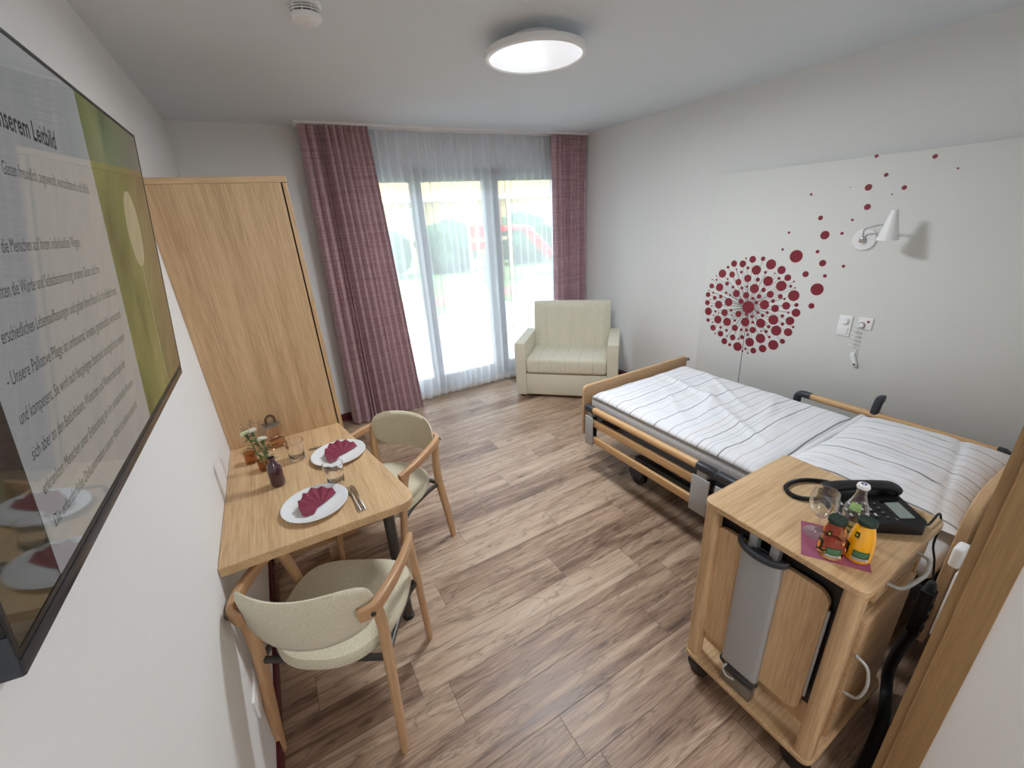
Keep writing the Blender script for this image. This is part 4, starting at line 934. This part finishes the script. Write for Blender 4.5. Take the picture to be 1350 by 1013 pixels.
# folded-back edge of the duvet at its head end
def fold(u, v):
    x = DX0+.01+(DX1+.03-DX0)*u; a = PI*v
    return (x, DY0+.015-.050*math.sin(a)*(.8+.3*math.sin(u*9))+.02*(u-.5), .567+.020*math.cos(a)+.004*NZ.noise(Vector((u*9, v*2, 2))))
fo = cloth('duvet_hem', fold, 60, 10, M['stripe_duvet'], .003, lambda u, v: (u, .02, 0)); fo.parent = dv
# pillow
PX0, PX1, PY0, PY1 = 1.93, 2.735, .262, .875
def pil(side):
    def fn(u, v):
        a, b_ = 2*u-1, 2*v-1
        pin = 1-.055*(1-abs(a)**2)*abs(b_)**3; pin2 = 1-.055*(1-abs(b_)**2)*abs(a)**3
        x = (PX0+PX1)/2+(PX1-PX0)/2*a*pin2; y = (PY0+PY1)/2+(PY1-PY0)/2*b_*pin
        t_ = max(0, (1-abs(a)**2.6))**.55*max(0, (1-abs(b_)**2.6))**.55
        z = .588+.02*(a > 0)*a
        if side > 0: z += .102*t_*(1+.12*NZ.noise(Vector((u*3, v*3, 4))))+.005*NZ.noise(Vector((u*12, v*10, 1)))*t_**.3-.012*math.exp(-((a+.62+.3*b_)/.05)**2)*t_**.4-.008*math.exp(-((b_+.55-.25*a)/.045)**2)*t_**.4-.007*math.exp(-((a-.45+.35*b_)/.045)**2)*t_**.4
        else: z -= .030*t_
        # the corner by the headboard rides up a little
        z += .020*max(0, -b_)**2
        return (x, y, z)
    return fn
q = MB(); n = 56; q.grid(pil(1), n, n); q.grid(pil(-1), n, n)
uv = [(i/n*.845, j/n*.61, 0) for _ in range(2) for i in range(n+1) for j in range(n+1)]
me = bpy.data.meshes.new('pillow'); q.b.verts.ensure_lookup_table(); q.b.to_mesh(me); q.b.free()
at = me.attributes.new('cloth_uv', 'FLOAT_VECTOR', 'POINT')
for i, w_ in enumerate(uv): at.data[i].vector = w_
me.materials.append(M['stripe_pillow']); me.polygons.foreach_set('use_smooth', [True]*len(me.polygons))
pio = bpy.data.objects.new('pillow', me); C.objects.link(pio)
tag(pio, 'plump white striped pillow at the head of the bed behind the telephone', 'pillow')

# ================================================================== BEDSIDE CABINET
NX0, NX1, NY0, NY1, NZT = 1.098, 1.590, .245, .712, .85
bc = thing('bedside_cabinet', 'rolling oak bedside cabinet with folded side table, close to the camera', 'cabinet', ((NX0+NX1)/2, (NY0+NY1)/2, 0))
NO = Vector(((NX0+NX1)/2, (NY0+NY1)/2, 0))
def nb(a, b_, bev=0, seg=2): return MB().box(Vector(a)-NO, Vector(b_)-NO, bev, seg)
def plate_(z0, z1, name, r=.03):
    o = [(x-NO.x, y-NO.y) for x, y in rrect(NX0, NY0, NX1, NY1, r, 6)]
    return MB().prism(o, z0, z1, 'z').build(name, M['oak_x'], bc, bevel=.003)
plate_(NZT-.022, NZT, 'top_board'); plate_(.112, .132, 'base_board')
for (x, y) in ((NX0+.030, NY1-.030), (NX0+.030, NY0+.030)):
    MB().prism([(a-NO.x, b_-NO.y) for a, b_ in rrect(x-.024, y-.024, x+.024, y+.024, .015, 4)], .1325, NZT-.0225, 'z').build('post', M['oak_z'], bc)
IX = NX0+.105   # inner carcass
nb((IX, NY0+.030, .1325), (IX+.016, NY1-.012, NZT-.0225)).build('side_wall', M['oak_z'], bc)
nb((NX1-.034, NY0+.020, .1325), (NX1-.016, NY1-.012, NZT-.0225), .001).build('side_wall', M['oak_z'], bc)
nb((IX+.0165, NY1-.028, .1325), (NX1-.0345, NY1-.012, NZT-.0225)).build('back_wall', M['oak_z'], bc)
nb((NX0+.056, NY0+.020, .1325), (NX0+.068, NY0+.036, NZT-.0225)).build('edge_strip', M['oak_z'], bc)
nb((IX+.0165, NY0+.026, .655), (NX1-.0345, NY1-.0285, .671)).build('shelf', M['oak_x'], bc)
# drawer at the top
dr = nb((IX+.020, NY0+.013, .732), (NX1-.038, NY0+.031, NZT-.026), .002).build('drawer', M['oak_x'], bc)
q = nb((IX+.028, NY0+.032, .745), (IX+.038, NY1-.06, .81)); q._merge(nb((NX1-.056, NY0+.032, .745), (NX1-.046, NY1-.06, .81)).b); q._merge(nb((IX+.038, NY0+.032, .745), (NX1-.056, NY1-.06, .753)).b); q._merge(nb((IX+.038, NY1-.07, .753), (NX1-.056, NY1-.06, .81)).b); q.build('drawer_box', M['white'], dr, weld=False)
def bow(xa, xb, y, z, out, z2=None):
    pts = [Vector((xa, y, z)), Vector((xa+.012, y-out*.7, z)), Vector(((xa*.6+xb*.4), y-out, z)), Vector(((xa*.35+xb*.65), y-out*1.05, z)), Vector((xb-.012, y-out*.7, z)), Vector((xb, y, z))]
    return MB().sweep(smooth_path([p-NO for p in pts], 5), .011, .009, n=10)
hmat = plain('pale_grey_handle', srgb(196, 198, 196), .3, metal=.2)
bow(1.275, 1.475, NY0+.0125, .776, .040).build('handle', hmat, dr)
MB().lathe([(0, 0), (.008, 0), (.008, .004), (0, .004)], Vector((1.512, NY0+.0125, .80))-NO, axis=(0, -1, 0), n=16).build('keyhole', M['black'], dr)
# door below
do = nb((IX+.020, NY0+.013, .136), (NX1-.038, NY0+.031, .652), .002).build('door', M['oak_x'], bc)
q = MB(); pts = [Vector((1.222+.0, NY0+.0125, .53)), Vector((1.222, NY0-.018, .515)), Vector((1.224, NY0-.03, .47)), Vector((1.226, NY0-.03, .42)), Vector((1.228, NY0-.018, .375)), Vector((1.23, NY0+.0125, .36))]
q.sweep(smooth_path([p-NO for p in pts], 5), .009, .009, up=(1, 0, 0), n=10); q.build('handle', hmat, do)
# folded side table: two leaves on an upright silver column
fx = NX0+.022
def leaf(y0, y1, wh):
    return MB().prism([(a-NO.y, z) for a, z in rrect(y0, .252, y1, .758, .040, 6, wh)], fx+.010-NO.x, fx+.026-NO.x, 'x').build('folding_leaf', M['oak_z'], bc, bevel=.002)
l1 = leaf(.572, .674, 'cd' if False else 'bc'); l2 = leaf(.322, .447, 'ad')
nb((fx+.012, .675, .36), (fx+.020, .681, .66)).build('leaf_edge', M['greymetal'], l1)
nb((fx+.012, .315, .34), (fx+.020, .3215, .70)).build('leaf_edge', M['greymetal'], l2)
q = MB(); n = 14; o = []
for k in range(n+1):
    a = PI*k/n; o.append((fx+.008-.016*math.sin(a)**.5-NO.x, .510-.063*math.cos(a)-NO.y))
o += [(fx+.030-NO.x, .573-NO.y), (fx+.030-NO.x, .447-NO.y)]
q.prism(o, .235, .755, 'z'); col_ = q.build('column', M['greymetal'], bc)
hn = MB(); hp_ = [Vector((fx+.006-.036*math.sin(PI*k/12), .510-.072*math.cos(PI*k/12), .775-.008*math.sin(PI*k/12))) for k in range(13)]
hn.sweep([p-NO for p in hp_], .016, .022, n=12, sq=3); hn.build('handle', M['charcoal'], col_)
nb((fx-.020, .478, .752), (fx+.012, .542, .768), .006, 3).build('latch_button', M['charcoal'], col_)
nb((fx+.0, .465, .7555), (fx+.03, .49, NZT-.0225), .002).build('bracket', M['greymetal'], col_); nb((fx+.0, .53, .7555), (fx+.03, .555, NZT-.0225), .002).build('bracket', M['greymetal'], col_)
nb((fx-.008, .452, .1325), (fx+.028, .560, .19), .004).build('foot_bracket', M['steel'], bc)
q = MB(); q.sweep([Vector((fx+.008-.020*math.sin(PI*k/12)**.5, .510-.066*math.cos(PI*k/12), .224))-NO for k in range(13)], .006, .018, n=8, sq=3); q.build('base_ring', M['charcoal'], col_)
q = MB(); q.sweep(smooth_path([Vector((fx-.018, .542, .236))-NO, Vector((fx-.028, .545, .215))-NO, Vector((fx-.030, .528, .200))-NO, Vector((fx-.026, .505, .205))-NO], 5), .005, .009, n=10); q.build('release_lever', hmat, bc)
nb((fx+.0315, .275, .30), (fx+.044, .690, NZT-.023)).build('leaf_carrier', M['black'], bc)
# casters
for x in (NX0+.05, NX1-.05):
    for y in (NY0+.05, NY1-.045):
        c_ = Vector((x, y, .042))-NO; q = MB()
        for s in (-.016, .004): q.lathe([(0, 0), (.036, 0), (.041, .002), (.042, .006), (.041, .010), (0, .012)], c_+Vector((s, 0, 0)), axis=(1, 0, 0), n=28)
        wl = q.build('caster', M['black'], bc, weld=False)
        MB().prism([(c_.y-.025, c_.z), (c_.y+.03, c_.z), (c_.y+.02, c_.z+.052), (c_.y-.015, c_.z+.069), (c_.y-.03, c_.z+.04)], c_.x-.003, c_.x+.003, 'x').build('caster_fork', M['charcoal'], wl)

# ------------------------------------------------------------------ on the bedside cabinet
mt = MB(); c4 = [P(1056, 687, 'z', NZT), P(1110, 698, 'z', NZT), P(1149, 756, 'z', NZT), P(1056, 731, 'z', NZT)]
mc = sum((c4[i] for i in (0, 1, 2, 3)), Vector())/4
A_, B_, C_ = c4[0], c4[3], c4[2]; D_ = A_+(C_-B_)
vs = [(p.x, p.y, NZT+.0004) for p in (A_, B_, C_, D_)]+[(p.x, p.y, NZT+.0016) for p in (A_, B_, C_, D_)]
tag(MB()._add(vs, [(3, 2, 1, 0), (4, 5, 6, 7), (0, 1, 5, 4), (1, 2, 6, 5), (2, 3, 7, 6), (3, 0, 4, 7)]).build('placemat', M['placemat'], smooth=False), 'small square mauve paper mat under bottles on the bedside cabinet', 'paper mat')
ZM = NZT+.0018
def liquid(name, c, dens, rough=0):
    m, nt, b = newmat(name); b.inputs['Base Color'].default_value = c; b.inputs['Transmission Weight'].default_value = dens; b.inputs['Roughness'].default_value = rough; b.inputs['IOR'].default_value = 1.36; return m
cap_m = plain('cap_green', srgb(24, 44, 34), .3, noise=.03); lab_g = plain('label_green', srgb(34, 84, 56), .45); lab_w = plain('label_white', srgb(228, 228, 222), .5); lab_k = plain('label_dark', srgb(22, 34, 20), .45)
fruit_o = plain('print_orange', srgb(232, 140, 60), .5, noise=.2); fruit_r = plain('print_red', srgb(206, 70, 58), .5, noise=.2); logo_y = plain('print_yellow', srgb(206, 190, 60), .5)
def patch(mb, prof, a0, a1, z0, z1, c_, off=.0006, nz=4, na=8):
    def rad(z):
        for (r0, q0), (r1, q1) in zip(prof, prof[1:]):
            if q0 <= z <= q1 and q1 > q0: return r0+(r1-r0)*(z-q0)/(q1-q0)
        return prof[-1][0]
    def fn(u, v):
        a = math.radians(a0+(a1-a0)*u); z = z0+(z1-z0)*v; r = rad(z)+off
        return (c_[0]+r*math.cos(a), c_[1]+r*math.sin(a), z)
    mb.grid(fn, na, nz); return mb
def juice(x, y, label, liq, prof, az, frt, opaque):
    t = thing('juice_bottle', label, 'bottle', (x, y, ZM), math.radians(az), 'small drink bottles on the mauve mat')
    zt = prof[-1][1]
    glassy = liq
    MB().lathe([(0, 0)]+prof+[(0, zt)], n=48).build('bottle_body', glassy, t)
    MB().lathe([(0, zt-.006), (.0205, zt-.006), (.0225, zt-.005), (.0225, zt+.004), (.0205, zt+.0065), (.006, zt+.0058), (0, zt+.0058)], n=40).build('cap', cap_m, t)
    q = MB(); patch(q, prof, -32, 36, .020, .042, (0, 0)); q.build('label', lab_g, t)
    q = MB(); patch(q, prof, -32, 36, .012, .0195, (0, 0)); q.build('barcode', lab_w, t)
    q = MB()
    for k in range(12): patch(q, prof, -30+5*k, -28+5*k, .013, .0185, (0, 0), .001, 1, 1)
    q.build('barcode_line', lab_k, t, weld=False)
    q = MB()
    for z in (.036, .031, .026): patch(q, prof, -27, 28-6*(z == .026), z, z+.0018, (0, 0), .0011, 1, 6)
    q.build('label_text', plain('label_print', srgb(120, 176, 132), .5), t, weld=False)
    q = MB(); patch(q, prof, -92, -52, .018, .052, (0, 0), .0005); q.build('label_side', lab_k, t)
    q = MB()
    def fr(u, v):
        a = 2*PI*u; r = v; az_ = math.radians(-74+11*r*math.cos(a)); z = .034+.012*r*math.sin(a); rr = prof[2][0]+.0014
        for (r0, q0), (r1, q1) in zip(prof, prof[1:]):
            if q0 <= z <= q1 and q1 > q0: rr = r0+(r1-r0)*(z-q0)/(q1-q0)+.0014
        return (rr*math.cos(az_), rr*math.sin(az_), z)
    q.grid(fr, 16, 2); q.build('fruit_picture', frt, t)
    q = MB(); patch(q, prof, -50, -26, zt-.042, zt-.026, (0, 0), .0005); q.build('neck_badge', lab_k, t)
    q = MB(); patch(q, prof, -43, -34, zt-.037, zt-.031, (0, 0), .0011); q.build('badge_mark', logo_y, t)
    return t
tea_m = liquid('apple_juice', srgb(246, 178, 112), 1.0); oj_m = plain('orange_juice', srgb(252, 178, 2), .2, noise=.03, nscale=60, coat=1)
tea_prof = [(.020, 0), (.0285, .002), (.0305, .008), (.0305, .030), (.0295, .044), (.0270, .051), (.0240, .0545), (.0245, .060), (.0265, .067), (.0258, .078), (.0215, .092), (.0185, .101), (.0185, .115)]
oj_prof = [(.020, 0), (.0295, .002), (.0315, .008), (.0312, .040), (.0290, .064), (.0250, .088), (.0205, .104), (.0185, .110), (.0185, .119)]
ta = math.degrees(math.atan2(-.357, -1.160)); 
juice(1.168, .366, 'small bottle of amber apple juice with dark green cap on mauve mat', tea_m, tea_prof, ta+18, fruit_o, False)
juice(1.215, .320, 'small bottle of bright orange juice with dark green cap on mauve mat', oj_m, oj_prof, ta+10, fruit_r, True)
# mineral water bottle
wb = thing('water_bottle', 'clear glass mineral water bottle with white crown cap behind the juices', 'bottle', (1.274, .366, NZT+.0006), math.radians(ta))
wp = [(0, 0), (.024, 0), (.028, .004), (.0285, .02), (.0285, .085), (.0305, .092), (.0305, .100), (.0285, .106), (.026, .118), (.0165, .140), (.0125, .155), (.0125, .172), (.0135, .174), (.0135, .178), (.012, .180), (0, .180)]
MB().lathe(wp, n=44).build('bottle_body', M['glass'], wb)
MB().lathe([(0, .180), (.0145, .176), (.0155, .1805), (.0135, .1865), (.008, .188), (0, .188)], n=44, fac=lambda th, z: 1+(.03*math.cos(21*th) if z < .181 else 0)).build('crown_cap', M['white'], wb)
q = MB()
q.grid(lambda u, v: ((.003+.004*v)*math.cos(2*PI*u), (.003+.004*v)*math.sin(2*PI*u), .1884), 20, 1); q.build('cap_mark', plain('print_blue', srgb(40, 50, 96), .5), wb)
q = MB(); patch(q, [(.0285, .02), (.0285, .086)], -60, 60, .028, .078, (0, 0), .0006, 2, 20); q.build('label', plain('water_label', srgb(196, 214, 196), .5), wb)
q = MB(); patch(q, [(.0285, .02), (.0285, .086)], -45, 45, .058, .064, (0, 0), .0011, 1, 16); patch(q, [(.0285, .02), (.0285, .086)], -30, 30, .040, .046, (0, 0), .0011, 1, 12); q.build('label_text', lab_g, wb, weld=False)
q = MB(); patch(q, [(.0285, .105), (.026, .118), (.0165, .140)], -40, 20, .112, .134, (0, 0), .0008, 4, 12); q.build('neck_label', plain('neck_label', srgb(150, 186, 120), .5, noise=.3, nscale=120), wb)
# wine glass
gp = P(1085, 706, 'z', NZT)
MBg = MB().lathe([(0, 0), (.033, 0), (.034, .001), (.030, .0022), (.010, .0045), (.0045, .008), (.0038, .02), (.0038, .052), (.006, .060), (.018, .068), (.0305, .084), (.0355, .104), (.0350, .125), (.0305, .145), (.0316, .1462), (.0312, .1475), (.0296, .1475), (.0290, .1455), (.0337, .125), (.0342, .104), (.0292, .085), (.017, .0695), (.005, .063), (0, .062)], n=56)
tag(MBg.build('wine_glass', M['glass'], loc=(gp.x-.009, gp.y+.014, ZM)), 'empty stemmed wine glass on the mauve mat by the bottles', 'glass')

# ------------------------------------------------------------------ telephone
ph = thing('telephone', 'black corded desk telephone with grey display on the bedside cabinet', 'telephone', (1.437, .388, NZT+.0005), math.radians(-129))
HX, HY = .088, .102
def topz(y): return .030+.016*(y+HY)/(2*HY)
q = MB(); o = rrect(-HX, -HY, HX, HY, .012, 4); n = len(o)
vs = [(x*1.0, y, 0) for x, y in o]+[(x, y, topz(y)-.003) for x, y in o]+[(x*.97, y*.97, topz(y)) for x, y in o]
fs = [tuple(range(n-1, -1, -1)), tuple(2*n+k for k in range(n))]
for k in range(n):
    k2 = (k+1) % n; fs += [(k, k2, n+k2, n+k), (n+k, n+k2, 2*n+k2, 2*n+k)]
q._add(vs, fs).build('base', M['black'], ph)
slope = math.atan2(.022, 2*HY)
def on_top(x0, y0, x1, y1, h, name, mat_, parent, r=.003, sink=.001):
    q = MB(); o = rrect(x0, y0, x1, y1, min(r, abs(x1-x0)*.45, abs(y1-y0)*.45), 4); n = len(o)
    vs = [(x, y, topz(y)-sink) for x, y in o]+[(x, y, topz(y)+h) for x, y in o]
    fs = [tuple(range(n-1, -1, -1)), tuple(n+k for k in range(n))]+[(k, (k+1) % n, n+(k+1) % n, n+k) for k in range(n)]
    return q._add(vs, fs).build(name, mat_, parent, bevel=.0008)
on_top(-.012, .030, .078, .092, .0012, 'display_bezel', M['black_gloss'], ph)
on_top(-.002, .040, .070, .078, .0016, 'display', plain('lcd_grey', srgb(134, 144, 138), .25), ph, .001)
keym = plain('key_black', srgb(30, 30, 32), .4); prm = plain('key_print', srgb(200, 202, 204), .6)
for r_ in range(4):
    for c_ in range(3):
        kx = -.006+c_*.026; ky = -.086+r_*.021
        b_k = on_top(kx, ky, kx+.021, ky+.015, .0045, 'key', keym, ph, .005)
        on_top(kx+.005, ky+.005, kx+.016, ky+.010, .0048, 'key_print', prm, b_k, .0005, -.0046)
for k in range(4):
    kx = -.002+k*.021; b_k = on_top(kx, .006, kx+.012, .014, .004, 'function_key', keym, ph, .003); on_top(kx+.004, .009, kx+.008, .011, .0043, 'key_print', prm, b_k, .0003, -.0041)
q = MB(); pth = smooth_path([(-.056, -.096, .046), (-.056, -.082, .054), (-.056, -.045, .063), (-.056, 0, .067), (-.056, .045, .068), (-.056, .082, .065), (-.056, .100, .055)], 6); n_ = len(pth)
q.sweep(pth, [.038+.014*abs(2*i/(n_-1)-1)**2 for i in range(n_)], [.022+.010*abs(2*i/(n_-1)-1)**2 for i in range(n_)], n=20, sq=2.6); hs = q.build('handset', M['black'], ph)
for y in (-.078, .082): MB().lathe([(0, 0), (.021, 0), (.023, -.006), (.020, -.016), (0, -.016)], (-.056, y, .060), n=24).build('ear_cup' if y > 0 else 'mouth_piece', M['black'], hs)
# coiled cord lying as a loop
lp = [P(x, y, 'z', NZT+.008) for x, y in ((1108, 645), (1094, 637), (1078, 634), (1060, 633), (1044, 636), (1036, 642), (1040, 650), (1052, 656), (1068, 658), (1084, 656), (1100, 653), (1112, 651))]
path = smooth_path(lp, 14); pts = []; L_acc = 0
for i, p in enumerate(path):
    t_ = (path[min(i+1, len(path)-1)]-path[max(i-1, 0)]).normalized(); a_ = t_.cross(Vector((0, 0, 1))).normalized()
    for s in range(4):
        ang = 2*PI*(i*4+s)/6; pts.append(p+t_*(.25*s)*.003+a_*.0055*math.cos(ang)+Vector((0, 0, .0055*math.sin(ang))))
q = MB(); q.tube(pts, .0022, n=6, cap=True); q.tube(path, .0042, n=8)
tag(q.build('coiled_cord', M['cable'], weld=False), 'thick black coiled handset cord looped left of the telephone', 'cord')
cl_ = [P(1215, 688, 'z', NZT+.012), P(1224, 692, 'z', NZT+.010), Vector((1.600, .268, .856)), Vector((1.628, .262, .80)), Vector((1.64, .262, .72)), Vector((1.655, .25, .66)), Vector((1.668, .242, .60)), Vector((1.672, .238, .572))]
tag(MB().tube(smooth_path(cl_, 8), .0032, n=8).build('cord', M['cable']), 'thin black telephone cord hanging from the telephone down behind the cabinet', 'cord')
# power strip, its plugs and the cable trunk on the floor
st = thing('power_strip', 'black power strip hanging between bedside cabinet and bed head', 'power strip', (1.672, .236, .40))
q = MB(); q.box((-.020, -.018, -.06), (.020, .018, .13), .005, 3); q.build('housing', M['black'], st)
for k in range(3): MB().lathe([(0, 0), (.014, 0), (.014, .002), (0, .002)], (-.0, -.0182, -.035+.05*k), axis=(0, -1, 0), n=20).build('outlet', M['black_gloss'], st)
for z in (.1305,): MB().lathe([(0, 0), (.014, 0), (.015, .015), (.009, .035), (0, .037)], (0, 0, z), axis=(0, 0, 1), n=20).build('plug', M['charcoal'], st)
for (z, x) in ((.10, .008), (.05, -.006), (-.01, .009)): MB().lathe([(0, 0), (.0035, 0), (.003, .002), (0, .002)], (x, -.0182, z), axis=(0, -1, 0), n=10).build('screw', M['chrome'], st)
def cable(pts, r, label):
    return tag(MB().tube(smooth_path(pts, 10), r, n=12).build('cable', M['cable']), label, 'cable')
cable([(1.675, .235, .335), (1.69, .25, .22), (1.685, .255, .10), (1.65, .235, .03), (1.56, .205, .019), (1.44, .185, .019), (1.33, .172, .019), (1.25, .168, .019)], .018, 'thick black cable sleeve on the floor beside the bedside cabinet')
SKY, SUN, HALL_FILL, EXPO, ROOM = 5.8, 2, 9.5, 1.02, 19
# ================================================================== OUTSIDE THE WINDOW
def blk(name, a, b_, mat_, label=None, cat=None, bev=0, kind=None, parent=None, group=None):
    o = MB().box(a, b_, bev).build(name, mat_, parent); return tag(o, label, cat, group, kind)
pave = plain('paving', srgb(176, 174, 170), .9, noise=.08, nscale=2); grass = plain('grass', srgb(104, 136, 78), .95, noise=.2, nscale=6)
blk('terrace', (-3, YB+.201, -.14), (9, 8.2, -.03), pave, kind='structure')
blk('lawn', (-14, 8.2, -.14), (24, 22.5, -.05), grass, 'sunlit green lawn beyond the terrace outside the window', 'grass', kind='stuff')
blk('garden_path', (-6, 9.2, -.0495), (14, 10.4, -.03), plain('brick_path', srgb(150, 98, 84), .9, noise=.1, nscale=8), kind='structure')
rnd = random.Random(12)
def bush(x, y, r, h, label):
    q = MB(); t = bmesh.new(); bmesh.ops.create_icosphere(t, subdivisions=4, radius=1)
    for v in t.verts:
        n_ = NZ.noise(v.co*2.4+Vector((x, y, 0)))*.25+NZ.noise(v.co*7+Vector((x, 0, y)))*.14
        p = v.co*(1+n_); v.co = Vector((x+p.x*r, y+p.y*r*.8, max(-.0495, h/2-.05+p.z*h/2)))
    q._merge(t); return tag(q.build('hedge_bush', plain('foliage', srgb(52, 84, 50), .9, noise=.3, nscale=14)), label, 'bush', 'bushes at the far edge of the lawn')
for x, r, h, l in ((1.0, .9, 1.5, 'rounded green bush behind the lawn, far left through the curtain'), (3.6, 1.1, 1.7, 'rounded green bush behind the lawn, left of the middle pane'), (6.2, 1.2, 1.8, 'rounded green bush behind the lawn, behind the red slide'), (9.4, 1.3, 1.9, 'rounded green bush behind the lawn, right of the slide')):
    bush(x, 15.5, r, h, l)
bd_ = thing('apartment_house', 'yellow two-storey house with pale windows beyond the garden', 'building', (5, 22.5, -.05))
MB().box((-14, 0, 0), (14, 7, 7.2)).build('wall', plain('yellow_render', srgb(198, 172, 122), .9, noise=.05, nscale=3), bd_)
MB().box((-14.4, -.5, 7.2), (14.4, 7.4, 7.5)).build('roof', plain('roof_dark', srgb(96, 84, 80), .8), bd_)
shut = plain('far_glass', srgb(150, 176, 190), .2)
for fl in (0, 1):
    for k in range(8):
        x = -12+k*3.3; wq = MB().box((x, -.06, 1.0+fl*2.9), (x+1.5, .0, 2.5+fl*2.9)).build('window', M['white'], bd_)
        MB().box((x+.08, -.075, 1.08+fl*2.9), (x+1.42, -.061, 2.42+fl*2.9)).build('pane', shut, wq)
MB().box((-14, -.7, 2.75), (14, -.001, 2.95)).build('balcony_slab', M['white'], bd_)
sl = thing('playground_slide', 'red plastic playground slide seen blurred through the sheer curtain', 'slide', (0, 0, 0))
red = plain('slide_red', srgb(216, 36, 22), .35)
s0 = P(660, 302, 'y', 12.0); s1 = P(688, 300, 'y', 12.0); s2 = P(700, 309, 'y', 12.0); s3 = P(712, 322, 'y', 12.0); s4 = P(725, 335, 'y', 12.0)
sl.location = (s0.x, 12.0, -.05); so_ = Vector(sl.location)
pth = smooth_path([Vector((p.x, 12.0, p.z))-so_ for p in (s0, s1, s2, s3, s4)]+[Vector((s4.x+.5, 12, .15))-so_], 5)
MB().sweep(pth, .55, .16, up=(0, 0, 1), n=12, sq=4).build('chute', red, sl)
w0 = P(634, 308, 'y', 12.0); 
MB().box(Vector((w0.x-.25, 11.75, .9))-so_, Vector((w0.x+.12, 12.25, s0.z+.15))-so_, .03).build('tower_panel', red, sl)
q = MB()
for x in (w0.x-.3, s0.x+.1):
    for y in (11.72, 12.28): q.box(Vector((x, y-.04, -.05))-so_, Vector((x+.09, y+.04, s0.z+.9))-so_)
q.box(Vector((w0.x-.3, 11.7, s0.z-.3))-so_, Vector((s0.x+.19, 12.3, s0.z-.22))-so_)
q.build('tower', plain('tower_wood', srgb(160, 140, 110), .8), sl, weld=False)
tag(MB().box((2.6, 6.3, -.03), (3.6, 6.9, .38), .02).build('planter_box', M['white']), 'low white planter box standing on the terrace outside', 'planter')

# ================================================================== LIGHT
sc = bpy.context.scene
wd = bpy.data.worlds.new('sky'); sc.world = wd; wd.use_nodes = True; nt = wd.node_tree; bg = nt.nodes['Background']
sky = nt.nodes.new('ShaderNodeTexSky'); sky.sky_type = 'HOSEK_WILKIE'; sky.turbidity = 6; sky.sun_direction = Vector((-.5, .2, .75)).normalized(); sky.ground_albedo = .4
mxw = nt.nodes.new('ShaderNodeMix'); mxw.data_type = 'RGBA'; mxw.inputs['Factor'].default_value = .8; mxw.inputs['B'].default_value = (.76, .88, 1, 1)
nt.links.new(sky.outputs[0], mxw.inputs['A']); nt.links.new(mxw.outputs['Result'], bg.inputs['Color']); bg.inputs['Strength'].default_value = SKY
def light(name, typ, loc, energy, color=(1, 1, 1), **k):
    l = bpy.data.lights.new(name, typ); l.energy = energy; l.color = color
    for a, v in k.items():
        if a == 'portal': l.cycles.is_portal = True
        else: setattr(l, a, v)
    o = bpy.data.objects.new(name, l); C.objects.link(o); o.location = loc; return o
po = light('window_portal', 'AREA', ((WX0+WX1)/2, YB+.23, 1.12), 1, shape='RECTANGLE', size=WX1-WX0, size_y=2.23, portal=True)
po.rotation_euler = (math.radians(-90), 0, 0)
su = light('sun', 'SUN', (0, 10, 8), SUN, (1, .96, .9), angle=math.radians(2)); su.rotation_euler = Vector((-.45, -.55, -.8)).to_track_quat('-Z', 'Y').to_euler()
su.rotation_euler = Vector((.15, -.16, -.97)).to_track_quat('-Z', 'Y').to_euler()
# unseen fill lamp added behind the camera to brighten the near room
hl = thing('hall_fill_lamp', 'unseen round fill lamp added on the ceiling behind the camera', 'lamp', (.6, -1.3, H))
em, nt, b_ = newmat('hall_fill_glow'); b_.inputs['Emission Color'].default_value = (1, .95, .9, 1); b_.inputs['Emission Strength'].default_value = 1
MB().lathe([(0, 0), (.25, 0), (.25, -.03), (.24, -.05), (0, -.055)], n=48).build('diffuser', em, hl)
hk = light('hall_fill_light', 'AREA', (.6, -1.3, H-.06), HALL_FILL, (.97, .98, 1), shape='DISK', size=.5)  # added fill light, shines from behind the camera into the room
light('ceiling_lamp_light', 'AREA', (lx, ly, H-.09), ROOM, (.90, .95, 1), shape='DISK', size=.42)
vs_ = sc.view_settings; sc.view_settings.view_transform = 'Standard'; vs_.look = 'None'; vs_.gamma = 1; vs_.use_curve_mapping = False; vs_.exposure = EXPO
sc.cycles.use_denoising = True; sc.cycles.max_bounces = 14; sc.cycles.diffuse_bounces = 8; sc.cycles.transparent_max_bounces = 16; sc.cycles.transmission_bounces = 10
sc.cycles.caustics_reflective = False; sc.cycles.sample_clamp_indirect = 6; sc.cycles.sample_clamp_direct = 0
